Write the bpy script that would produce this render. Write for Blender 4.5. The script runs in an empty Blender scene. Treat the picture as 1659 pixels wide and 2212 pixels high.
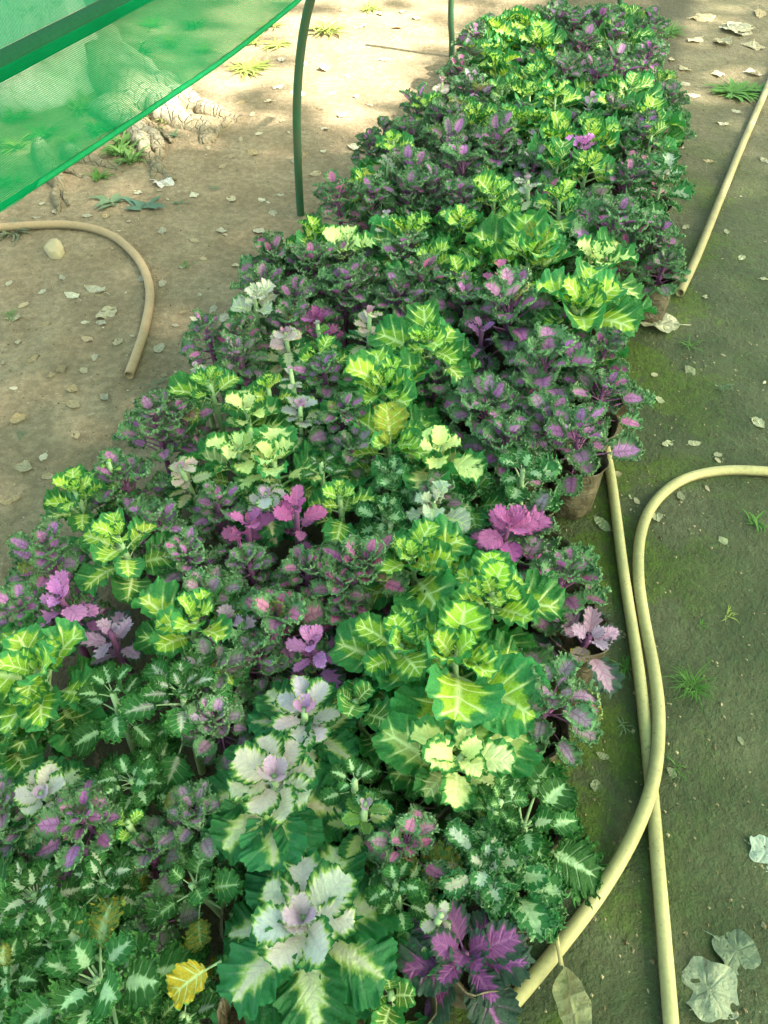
import bpy, math, random
from mathutils import Vector, Matrix, noise
import numpy as np

R = random.Random(11)
scene = bpy.context.scene
COL = scene.collection
PI = math.pi

# ------------------------------------------------------------------ camera
H = 1.5
PITCH = math.radians(49.0)
FOV = math.radians(66.0)
PW, PH = 1659.0, 2212.0
FP = PH / 2 / math.tan(FOV / 2)
SP, CP = math.sin(PITCH), math.cos(PITCH)
cam_d = bpy.data.cameras.new('camera')
cam = bpy.data.objects.new('camera', cam_d)
COL.objects.link(cam)
cam.location = (0, 0, H)
cam.rotation_euler = (PI / 2 - PITCH, 0, 0)
cam_d.sensor_fit = 'VERTICAL'
cam_d.angle = FOV
cam_d.clip_start = 0.02
cam_d.clip_end = 1000
scene.camera = cam


def ray(px, py):
    u = (px - PW / 2) / FP
    v = (py - PH / 2) / FP
    return Vector((u, CP - v * SP, -SP - v * CP))


def W(px, py, z=0.0):
    """point of the place seen at photo position (px,py) lying at height z"""
    r = ray(px, py)
    t = (z - H) / r.z
    return Vector((0, 0, H)) + r * t


def depth_at(px, py, z):
    r = ray(px, py)
    return (z - H) / r.z


def WP(px, py, p0, nrm):
    """same, lying in the plane through p0 with normal nrm"""
    r = ray(px, py)
    o = Vector((0, 0, H))
    t = (p0 - o).dot(nrm) / r.dot(nrm)
    return o + r * t


AX = Vector((0.347, 0.938, 0)).normalized()      # along the bed
NX = Vector((AX.y, -AX.x, 0))                    # across the bed, to the right
C_RIGHT = (NX.dot(W(1060, 1720)) + NX.dot(W(1410, 440))) / 2

# ------------------------------------------------------------------ world and sun
SUN_EL = math.radians(47)
SUN_AZ = math.radians(112)      # clockwise from +Y
w = bpy.data.worlds.new('World')
scene.world = w
w.use_nodes = True
nt = w.node_tree
bg = nt.nodes['Background']
sky = nt.nodes.new('ShaderNodeTexSky')
sky.sky_type = 'NISHITA'
sky.sun_disc = False
sky.sun_elevation = SUN_EL
sky.sun_rotation = SUN_AZ
sky.air_density = 1.0
sky.dust_density = 3.0
sky.ozone_density = 0.6
sky_tint = nt.nodes.new('ShaderNodeMix')
sky_tint.data_type = 'RGBA'; sky_tint.blend_type = 'MULTIPLY'
sky_tint.inputs[0].default_value = 1
sky_tint.inputs[7].default_value = (.94, .97, .64, 1)  # warm green tint multiplied into the sky light
nt.links.new(sky.outputs[0], sky_tint.inputs[6])
nt.links.new(sky_tint.outputs[2], bg.inputs[0])
bg.inputs[1].default_value = 1.0
sd = bpy.data.lights.new('sun', 'SUN')
sd.energy = 32.0
sd.angle = math.radians(0.6)
sd.color = (1.0, 0.93, 0.78)
sun = bpy.data.objects.new('sun', sd)
COL.objects.link(sun)
SUN_DIR = Vector((math.sin(SUN_AZ) * math.cos(SUN_EL), math.cos(SUN_AZ) * math.cos(SUN_EL), math.sin(SUN_EL)))
sun.rotation_euler = SUN_DIR.to_track_quat('Z', 'Y').to_euler()
scene.view_settings.view_transform = 'Standard'
scene.view_settings.look = 'None'
scene.view_settings.exposure = 0
scene.cycles.max_bounces = 4
scene.cycles.transmission_bounces = 3
scene.cycles.diffuse_bounces = 3
scene.cycles.transparent_max_bounces = 6


# ------------------------------------------------------------------ object helpers
def tag(o, label=None, cat=None, group=None, kind=None):
    if label: o['label'] = label
    if cat: o['category'] = cat
    if group: o['group'] = group
    if kind: o['kind'] = kind
    return o


def empty(name, loc, rz=0):
    o = bpy.data.objects.new(name, None)
    o.empty_display_size = 0.05
    COL.objects.link(o)
    o.location = loc
    o.rotation_euler = (0, 0, rz)
    return o


def mobj(name, me, parent=None, mtx=None):
    o = bpy.data.objects.new(name, me)
    COL.objects.link(o)
    if parent: o.parent = parent
    if mtx is not None: o.matrix_local = mtx
    return o


class MB:
    """collects vertices and faces of one mesh"""
    def __init__(s):
        s.v, s.f = [], []

    def tube(s, pts, rad, n=10, cap=True):
        pts = [Vector(p) for p in pts]
        if not hasattr(rad, '__len__'): rad = [rad] * len(pts)
        b = len(s.v)
        up = Vector((0.013, 0.02, 1))
        t0 = (pts[1] - pts[0]).normalized()
        if abs(t0.dot(up.normalized())) > .95: up = Vector((1, 0.1, 0.02))
        for i, p in enumerate(pts):
            t = (pts[min(i + 1, len(pts) - 1)] - pts[max(i - 1, 0)]).normalized()
            a = t.cross(up).normalized()
            c = a.cross(t)
            up = c
            for k in range(n):
                th = 2 * PI * k / n
                s.v.append(p + (a * math.cos(th) + c * math.sin(th)) * rad[i])
        for i in range(len(pts) - 1):
            for k in range(n):
                k2 = (k + 1) % n
                s.f.append((b + i * n + k, b + i * n + k2, b + (i + 1) * n + k2, b + (i + 1) * n + k))
        if cap:
            s.f.append(tuple(b + k for k in range(n))[::-1])
            e = b + (len(pts) - 1) * n
            s.f.append(tuple(e + k for k in range(n)))
        return b

    def grid(s, rows):
        b = len(s.v)
        m = len(rows[0])
        for r_ in rows: s.v.extend(r_)
        for i in range(len(rows) - 1):
            for j in range(m - 1):
                s.f.append((b + i * m + j, b + i * m + j + 1, b + (i + 1) * m + j + 1, b + (i + 1) * m + j))

    def mesh(s, name, mat=None, smooth=True):
        me = bpy.data.meshes.new(name)
        me.from_pydata([tuple(p) for p in s.v], [], s.f)
        if mat: me.materials.append(mat)
        if smooth: me.shade_smooth()
        return me

    def obj(s, name, mat, parent=None, smooth=True):
        return mobj(name, s.mesh(name, mat, smooth), parent)


def spline(pts, per=10):
    pts = [Vector(p) for p in pts]
    P = [pts[0] * 2 - pts[1]] + pts + [pts[-1] * 2 - pts[-2]]
    out = []
    for i in range(1, len(P) - 2):
        for k in range(per):
            t = k / per
            a, b, c, d = P[i - 1], P[i], P[i + 1], P[i + 2]
            out.append(0.5 * ((2 * b) + (c - a) * t + (2 * a - 5 * b + 4 * c - d) * t * t + (3 * b - a - 3 * c + d) * t ** 3))
    out.append(pts[-1])
    return out


def sst(x, a, b):
    t = min(1, max(0, (x - a) / (b - a)))
    return t * t * (3 - 2 * t)


# ------------------------------------------------------------------ node helpers
class NT:
    def __init__(s, name):
        s.m = bpy.data.materials.new(name)
        s.m.use_nodes = True
        s.t = s.m.node_tree
        s.t.nodes.clear()
        s.out = s.t.nodes.new('ShaderNodeOutputMaterial')

    def n(s, typ, **kw):
        nd = s.t.nodes.new(typ)
        for k, v in kw.items(): setattr(nd, k, v)
        return nd

    def set(s, sock, v):
        if isinstance(v, bpy.types.NodeSocket): s.t.links.new(v, sock)
        elif v is not None:
            if hasattr(v, '__len__') and len(v) == 3 and sock.type == 'RGBA': v = (*v, 1)
            sock.default_value = v

    def math(s, op, a, b=None, c=None, clamp=False):
        nd = s.n('ShaderNodeMath', operation=op, use_clamp=clamp)
        s.set(nd.inputs[0], a)
        if b is not None: s.set(nd.inputs[1], b)
        if c is not None: s.set(nd.inputs[2], c)
        return nd.outputs[0]

    def step(s, x, a, b, o0=0.0, o1=1.0):
        nd = s.n('ShaderNodeMapRange', interpolation_type='SMOOTHSTEP')
        for i, v in enumerate((x, a, b, o0, o1)): s.set(nd.inputs[i], v)
        return nd.outputs[0]

    def mix(s, f, a, b, mode='MIX'):
        nd = s.n('ShaderNodeMix', data_type='RGBA', blend_type=mode)
        s.set(nd.inputs[0], f)
        s.set(nd.inputs[6], a)
        s.set(nd.inputs[7], b)
        return nd.outputs[2]

    def noise(s, vec, scale, detail=3, rough=.55, dist=0, col=False):
        nd = s.n('ShaderNodeTexNoise')
        if vec is not None: s.set(nd.inputs['Vector'], vec)
        nd.inputs['Scale'].default_value = scale
        nd.inputs['Detail'].default_value = detail
        nd.inputs['Roughness'].default_value = rough
        nd.inputs['Distortion'].default_value = dist
        return nd.outputs[1 if col else 0]

    def voro(s, vec, scale, feat='F1'):
        nd = s.n('ShaderNodeTexVoronoi', feature=feat)
        s.set(nd.inputs['Vector'], vec)
        nd.inputs['Scale'].default_value = scale
        return nd.outputs[0]

    def hsv(s, col, h=.5, sat=1, val=1):
        nd = s.n('ShaderNodeHueSaturation')
        s.set(nd.inputs[0], h); s.set(nd.inputs[1], sat); s.set(nd.inputs[2], val)
        s.set(nd.inputs[4], col)
        return nd.outputs[0]

    def bump(s, h, dist=.002, strength=1):
        nd = s.n('ShaderNodeBump')
        s.set(nd.inputs['Height'], h)
        nd.inputs['Distance'].default_value = dist
        nd.inputs['Strength'].default_value = strength
        return nd.outputs[0]

    def bsdf(s, col, rough=.6, spec=.3, nrm=None):
        nd = s.n('ShaderNodeBsdfPrincipled')
        s.set(nd.inputs['Base Color'], col)
        s.set(nd.inputs['Roughness'], rough)
        nd.inputs['Specular IOR Level'].default_value = spec
        if nrm is not None: s.set(nd.inputs['Normal'], nrm)
        return nd.outputs[0]

    def mixs(s, f, a, b):
        nd = s.n('ShaderNodeMixShader')
        s.set(nd.inputs[0], f)
        s.t.links.new(a, nd.inputs[1]); s.t.links.new(b, nd.inputs[2])
        return nd.outputs[0]

    def fin(s, sh):
        s.t.links.new(sh, s.out.inputs[0])
        return s.m

    def obco(s):
        return s.n('ShaderNodeTexCoord').outputs['Object']

    def pos(s):
        return s.n('ShaderNodeNewGeometry').outputs['Position']


# ------------------------------------------------------------------ materials
def mat_leaf(name, rim, band, vein, pet, veinstr=.85, bandw=.25, feath=.16, transl=.28, rough=.48, tip=.0, tipc=(.2, .3, .1), retic=.22, vb=-.5, soft=.07):
    """kale leaf: heart colour and heart size come from the leaf object's own colour"""
    n = NT(name)
    at = n.n('ShaderNodeAttribute', attribute_name='mask')
    sep = n.n('ShaderNodeSeparateColor')
    n.t.links.new(at.outputs['Color'], sep.inputs[0])
    V, Hh, E = sep.outputs[0], sep.outputs[1], sep.outputs[2]
    oi = n.n('ShaderNodeObjectInfo')
    heart, thr, rnd = oi.outputs['Color'], oi.outputs['Alpha'], oi.outputs['Random']
    co = n.obco()
    nz = n.noise(co, 9, 3)
    fine = n.noise(co, 45, 2)
    h = n.math('ADD', Hh, n.math('MULTIPLY', n.math('SUBTRACT', nz, .5), feath))
    hf = n.step(h, n.math('SUBTRACT', thr, soft), n.math('ADD', thr, soft))
    bf = n.step(h, n.math('SUBTRACT', thr, bandw), n.math('ADD', thr, .05))
    rimc = n.hsv(rim, n.math('ADD', .488, n.math('MULTIPLY', rnd, .024)), 1.0, n.math('ADD', .75, n.math('MULTIPLY', rnd, .5)))
    rimc = n.mix(n.math('MULTIPLY', fine, .45), rimc, n.hsv(rimc, .5, .9, 1.6))
    rimc = n.mix(n.math('MULTIPLY', n.math('POWER', E, 1.6), tip), rimc, tipc)  # light caught on the curl crests, painted into the rim colour
    c = n.mix(bf, rimc, band)
    c = n.mix(hf, c, heart)
    ret = n.step(n.voro(co, 11, 'DISTANCE_TO_EDGE'), .0, .07, retic, 0)
    c = n.mix(n.math('MULTIPLY', ret, n.math('ADD', .25, n.math('MULTIPLY', bf, .75))), c, vein)
    vs = n.math('MULTIPLY', V, n.math('ADD', .3, n.math('MULTIPLY', bf, .7)))
    c = n.mix(n.math('MULTIPLY', vs, veinstr), c, vein)
    old = n.math('MULTIPLY', n.step(rnd, .984, .99), n.step(nz, .42, .6, .2, .8))
    c = n.mix(old, c, (.34, .26, .035))
    c = n.mix(n.math('MULTIPLY', n.step(n.noise(co, 26, 2), .72, .76), .5), c, (.20, .13, .05))
    c = n.mix(at.outputs['Alpha'], c, pet)
    c = n.hsv(c, .5, 1.0, n.math('ADD', .8, n.math('MULTIPLY', nz, .4)))
    bh = n.math('ADD', n.math('MULTIPLY', V, vb), n.math('MULTIPLY', n.noise(co, 22, 3), 1.2))
    nr = n.bump(bh, .004, .6)
    p = n.bsdf(c, n.math('ADD', rough - .1, n.math('MULTIPLY', fine, .25)), .22, nr)
    tr = n.n('ShaderNodeBsdfTranslucent')
    n.set(tr.inputs[0], n.hsv(c, .497, 1.15, 1.25))
    return n.fin(n.mixs(transl, p, tr.outputs[0]))


M = {}
M['A'] = mat_leaf('lime_kale_leaf', (.028, .170, .042), (.10, .30, .030), (.78, .86, .42), (.45, .58, .30), veinstr=1.0, bandw=.15, retic=.30)
M['B'] = mat_leaf('curly_kale_leaf', (.115, .245, .110), (.27, .21, .20), (.22, .04, .17), (.30, .12, .26), bandw=.24, veinstr=.45, feath=.2, tip=.9, tipc=(.32, .46, .26))
M['C'] = mat_leaf('white_heart_kale_leaf', (.018, .120, .036), (.34, .48, .10), (.36, .27, .42), (.38, .42, .40), bandw=.24, soft=.12, feath=.34, veinstr=.26, retic=.06, vb=-.12)
M['D'] = mat_leaf('mint_kale_leaf', (.028, .125, .026), (.12, .28, .06), (.50, .65, .42), (.40, .55, .32), bandw=.10, feath=.32, tip=.5, retic=.1, tipc=(.16, .38, .10))
M['G'] = mat_leaf('mottled_kale_leaf', (.040, .170, .050), (.16, .34, .10), (.50, .65, .42), (.40, .50, .32), bandw=.10, feath=1.0, tip=.7, tipc=(.40, .55, .32), retic=.1)
M['E'] = mat_leaf('plum_kale_leaf', (.026, .060, .042), (.060, .055, .065), (.38, .15, .36), (.24, .10, .26), bandw=.18, veinstr=.6)


def simple(name, col, rough=.6, spec=.3, var=.3, scale=20, bump=.0, transl=0, objcol=False):
    n = NT(name)
    co = n.obco()
    if objcol: col = n.n('ShaderNodeObjectInfo').outputs['Color']
    nz = n.noise(co, scale, 4, .6)
    c = n.hsv(col, .5, 1, n.math('ADD', 1 - var / 2, n.math('MULTIPLY', nz, var)))
    nr = n.bump(n.noise(co, scale * 3, 3), bump, .6) if bump else None
    p = n.bsdf(c, rough, spec, nr)
    if transl:
        tr = n.n('ShaderNodeBsdfTranslucent')
        n.set(tr.inputs[0], c)
        p = n.mixs(transl, p, tr.outputs[0])
    return n.fin(p)


def mat_soil():
    n = NT('bare_soil')
    P = n.pos()
    dot = n.n('ShaderNodeVectorMath', operation='DOT_PRODUCT')
    n.set(dot.inputs[0], P); dot.inputs[1].default_value = NX
    c = dot.outputs['Value']
    big = n.noise(P, 1.1, 4, .6, .4)
    mid = n.noise(P, 5, 5, .62, .3)
    fine = n.noise(P, 38, 5, .65)
    grit = n.noise(P, 210, 3, .7)
    side = n.step(n.math('ADD', c, n.math('MULTIPLY', n.math('SUBTRACT', big, .5), .5)), C_RIGHT - .55, C_RIGHT + .05)
    dry = n.mix(n.step(mid, .35, .7), (.245, .180, .112), (.325, .25, .16))
    dry = n.mix(n.step(big, .5, .75, 0, .55), dry, (.195, .150, .096))
    damp = n.mix(n.step(mid, .34, .68), (.042, .062, .028), (.074, .092, .046))
    damp = n.mix(n.step(n.noise(P, 2.3, 3, .5, .5), .52, .66, 0, .75), damp, (.088, .096, .056))
    damp = n.mix(n.step(n.noise(P, 3.1, 4, .6, .8), .60, .72, 0, .55), damp, (.024, .036, .020))
    col = n.mix(side, dry, damp)
    # far right dries out to tan again
    sp = n.n('ShaderNodeSeparateXYZ'); n.set(sp.inputs[0], P)
    far = n.step(sp.outputs[1], 2.2, 4.6, 0, .7)
    col = n.mix(far, col, dry)
    # moss along the right foot of the bed
    band = n.math('MULTIPLY', n.step(c, C_RIGHT - .12, C_RIGHT + .02), n.step(c, C_RIGHT + .10, C_RIGHT + .5, 1, 0))
    ms = n.math('ADD', n.noise(P, 4.2, 4, .6, .4), n.math('MULTIPLY', fine, .25))
    moss = n.math('MULTIPLY', n.step(ms, .58, .70), band)
    mo2 = n.math('MULTIPLY', n.math('MULTIPLY', n.step(n.noise(P, 2.7, 5, .65, .6), .60, .72), side), .22)
    moss = n.math('MAXIMUM', moss, mo2)
    moss = n.math('MULTIPLY', moss, n.step(sp.outputs[1], 2.6, 3.6, 1, .15))
    col = n.mix(n.math('MULTIPLY', moss, .85), col, n.mix(fine, (.045, .090, .008), (.085, .130, .012)))
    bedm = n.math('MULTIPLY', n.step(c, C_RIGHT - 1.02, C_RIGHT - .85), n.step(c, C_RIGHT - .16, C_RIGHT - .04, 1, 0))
    col = n.mix(n.math('MULTIPLY', bedm, .85), col, (.055, .052, .030))  # bed soil darkened: damp, plus shade under the leaves put into the colour
    # crumbs and pale specks
    col = n.mix(n.step(fine, .38, .66, .35, 0), col, (.05, .04, .022))
    v = n.voro(P, 55)
    spk = n.math('MULTIPLY', n.step(v, .12, .2, 1, 0), n.step(n.noise(P, 9, 2), .5, .6))
    col = n.mix(n.math('MULTIPLY', spk, .5), col, n.hsv(col, .5, .8, 1.7))
    col = n.hsv(col, .5, 1, n.math('ADD', .62, n.math('MULTIPLY', grit, .76)))
    hgt = n.math('ADD', n.math('MULTIPLY', fine, .8), n.math('MULTIPLY', grit, .28))
    hgt = n.math('ADD', hgt, n.math('MULTIPLY', mid, 1.6))
    hgt = n.math('ADD', hgt, n.math('MULTIPLY', n.noise(P, 90, 4, .7), .7))
    nr = n.bump(hgt, .016, .9)
    return n.fin(n.bsdf(col, n.mix(side, (.9, .9, .9), (.7, .7, .7)), .2, nr))


def mat_net(name, grn, open_, scale, tcol=(1, 1, 1)):
    n = NT(name)
    uv = n.n('ShaderNodeTexCoord').outputs['UV']
    sp = n.n('ShaderNodeSeparateXYZ'); n.set(sp.inputs[0], uv)

    def thr(ax):
        x = n.math('MULTIPLY', sp.outputs[ax], scale)
        fr = n.math('FRACT', x)
        return n.math('ABSOLUTE', n.math('SUBTRACT', fr, .5))
    a, b = thr(0), thr(1)
    hole = n.math('MULTIPLY', n.step(a, open_ / 2 - .06, open_ / 2 + .06, 1, 0), n.step(b, open_ / 2 - .06, open_ / 2 + .06, 1, 0))
    nz = n.noise(uv, 6, 4, .6)
    wv = n.noise(uv, 220, 2, .6)
    c = n.hsv(grn, .5, 1, n.math('ADD', .6, n.math('MULTIPLY', n.math('ADD', nz, wv), .4)))
    d = n.n('ShaderNodeBsdfDiffuse'); n.set(d.inputs[0], c)
    t = n.n('ShaderNodeBsdfTranslucent'); n.set(t.inputs[0], n.hsv(c, .5, 1, 1.2))
    thread = n.mixs(.5, d.outputs[0], t.outputs[0])
    tp = n.n('ShaderNodeBsdfTransparent'); n.set(tp.inputs[0], tcol)
    return n.fin(n.mixs(hole, thread, tp.outputs[0]))


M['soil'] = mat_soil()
M['net'] = mat_net('green_shade_net', (.003, .24, .09), .50, 1)
M['net_dense'] = mat_net('dense_shade_net', (.005, .34, .17), .40, 1)
M['hem'] = simple('net_hem', (.008, .20, .075), .8, .1, .5, 60, .002)
M['added_roofnet'] = mat_net('added_overhead_shade_net', (.08, .50, .18), .55, 1)  # for the unseen net added overhead


def mat_paint(name, col, dirt, sc=14, rough=.5, amt=.5, mud=None):
    n = NT(name)
    P = n.pos()
    a = n.noise(P, sc, 5, .65)
    b = n.noise(P, sc * 9, 3, .6)
    c = n.mix(n.step(a, .42, .72, 0, amt), col, dirt)
    c = n.hsv(c, .5, 1, n.math('ADD', .8, n.math('MULTIPLY', b, .4)))
    if mud:
        sp = n.n('ShaderNodeSeparateXYZ'); n.set(sp.inputs[0], n.n('ShaderNodeNewGeometry').outputs['Normal'])
        low = n.step(n.math('ADD', sp.outputs[2], n.math('MULTIPLY', n.math('SUBTRACT', a, .5), 1.6)), -.3, .35, .75, 0)
        c = n.mix(low, c, mud)
        spk = n.math('MULTIPLY', n.step(n.noise(P, 170, 3, .6), .60, .70), n.step(n.noise(P, 7, 3, .6), .40, .62, .15, .8))
        c = n.mix(spk, c, mud)
        scr = n.step(n.noise(P, 60, 4, .7), .64, .72, 0, .35)
        c = n.mix(scr, c, n.hsv(c, .5, .7, 1.5))
    return n.fin(n.bsdf(c, n.math('ADD', rough - .1, n.math('MULTIPLY', a, .3)), .35, n.bump(b, .002, .4)))


M['pole'] = mat_paint('green_pole_paint', (.010, .085, .032), (.035, .10, .055), 9, .6, mud=(.06, .075, .045))
M['pipe'] = mat_paint('dark_green_pipe_paint', (.003, .060, .026), (.006, .07, .03), 20, .95)
M['hose'] = mat_paint('cream_hose_rubber', (.36, .315, .155), (.25, .22, .11), 11, .55, .65, mud=(.10, .085, .045))
M['hose_far'] = mat_paint('dusty_hose_rubber', (.30, .25, .13), (.22, .18, .10), 16, .65, .65, mud=(.12, .10, .055))
M['hose_old'] = mat_paint('tan_hose_rubber', (.33, .225, .13), (.25, .18, .11), 30, .75, .7, mud=(.20, .16, .10))
M['stem'] = simple('pale_kale_stem', (.30, .42, .22), .6, .3, .4, 30)
M['stem_p'] = simple('purple_kale_stem', (.17, .055, .15), .6, .3, .5, 30)
M['bag'] = None
M['dry'] = None


def mat_bag():
    n = NT('nursery_bag_plastic')
    P = n.obco()
    a = n.noise(P, 18, 5, .65)
    c = n.mix(n.step(a, .35, .7), (.050, .040, .024), (.145, .115, .068))
    cr = n.noise(P, 32, 4, .6, 1.5)
    return n.fin(n.bsdf(c, n.math('ADD', .25, n.math('MULTIPLY', a, .5)), .5, n.bump(cr, .02, .7)))


def mat_dry():
    n = NT('dry_leaf')
    at = n.n('ShaderNodeAttribute', attribute_name='mask')
    sep = n.n('ShaderNodeSeparateColor'); n.t.links.new(at.outputs['Color'], sep.inputs[0])
    oi = n.n('ShaderNodeObjectInfo')
    co = n.obco()
    a = n.noise(co, 5, 5, .65)
    c = n.hsv(oi.outputs['Color'], n.math('ADD', .485, n.math('MULTIPLY', a, .03)), 1, n.math('ADD', .55, n.math('MULTIPLY', a, .9)))
    c = n.mix(n.math('MULTIPLY', sep.outputs[0], .45), c, n.hsv(c, .5, .9, 1.5))
    c = n.mix(n.step(n.noise(co, 13, 3, .6), .62, .72, 0, .6), c, n.hsv(c, .49, 1, .4))
    p = n.bsdf(c, .75, .2, n.bump(n.math('ADD', n.noise(co, 14, 4, .6), sep.outputs[0]), .04, .6))
    tr = n.n('ShaderNodeBsdfTranslucent'); n.set(tr.inputs[0], c)
    return n.fin(n.mixs(.15, p, tr.outputs[0]))


M['bag'] = mat_bag()
M['dry'] = mat_dry()
M['grass'] = simple('weed_green', (.05, .16, .02), .55, .3, .5, 25, 0, .3, objcol=True)


def mat_bark(name, root=False):
    n = NT(name)
    P = n.pos()
    a = n.noise(P, 7, 6, .7, .8)
    mp = n.n('ShaderNodeMapping'); n.set(mp.inputs[0], P); mp.inputs['Scale'].default_value = (1, 1, .22)
    f = n.noise(mp.outputs[0] if not root else P, 38, 6, .7)
    crk = n.voro(mp.outputs[0], 26, 'DISTANCE_TO_EDGE')
    sp = n.n('ShaderNodeSeparateXYZ'); n.set(sp.inputs[0], P)
    if root:
        c = n.mix(f, (.24, .20, .14), (.50, .44, .34))
        c = n.mix(n.step(a, .50, .66, 0, .5), c, (.62, .58, .50))
    else:
        c = n.mix(f, (.42, .39, .33), (.70, .67, .60))
        c = n.mix(n.step(a, .34, .48, .7, 0), c, (.19, .155, .11))
    c = n.mix(n.step(n.math('ADD', crk, n.math('MULTIPLY', f, .12)), .04, .12, (.25 if root else .0), 0), c, (.08, .062, .04))
    c = n.mix(n.step(n.math('ADD', sp.outputs[2], n.math('MULTIPLY', n.math('SUBTRACT', a, .5), .10)), .015, .07, .85, 0), c, (.21, .17, .105))
    h = n.math('ADD', n.math('MULTIPLY', f, 1.3), n.math('MULTIPLY', n.step(crk, 0, .12), .6 if root else .08))
    return n.fin(n.bsdf(c, .92, .12, n.bump(n.math('ADD', h, a), .025, .9)))


M['bark'] = mat_bark('whitewashed_bark')
M['root'] = mat_bark('root_bark', True)
M['crown'] = simple('added_tree_leaf', (.05, .11, .025), .5, .3, .5, 3, 0, .3)  # leaves of the unseen tree added for shade


# ------------------------------------------------------------------ ground
TREE = W(80, 175, 0)


def gz(x, y):
    p = Vector((x, y, 0))
    d2 = (x - TREE.x) ** 2 + (y - TREE.y) ** 2
    return .10 * math.exp(-d2 / .20) + .010 * noise.noise(p * 1.7) + .006 * noise.noise(p * 5.3) + .0025 * noise.noise(p * 17)


def build_ground():
    def axis(a, b, st):
        l = list(np.arange(a, b, st))
        return [a - 150, a - 50, a - 15, a - 5, a - 1.5, a - .4] + l + [b, b + .4, b + 1.5, b + 5, b + 15, b + 50, b + 200]
    xs = axis(-3.4, 3.2, .03)
    ys = axis(.1, 6.0, .03)
    mb = MB()
    mb.grid([[Vector((x, y, gz(x, y) if abs(x) < 8 and abs(y) < 12 else 0)) for x in xs] for y in ys])
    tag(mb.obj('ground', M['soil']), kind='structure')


build_ground()


# ------------------------------------------------------------------ leaf meshes
def set_mask(me, arr):
    ca = me.color_attributes.new('mask', 'FLOAT_COLOR', 'POINT')
    ca.data.foreach_set('color', np.array(arr, dtype=np.float32).ravel())


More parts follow.
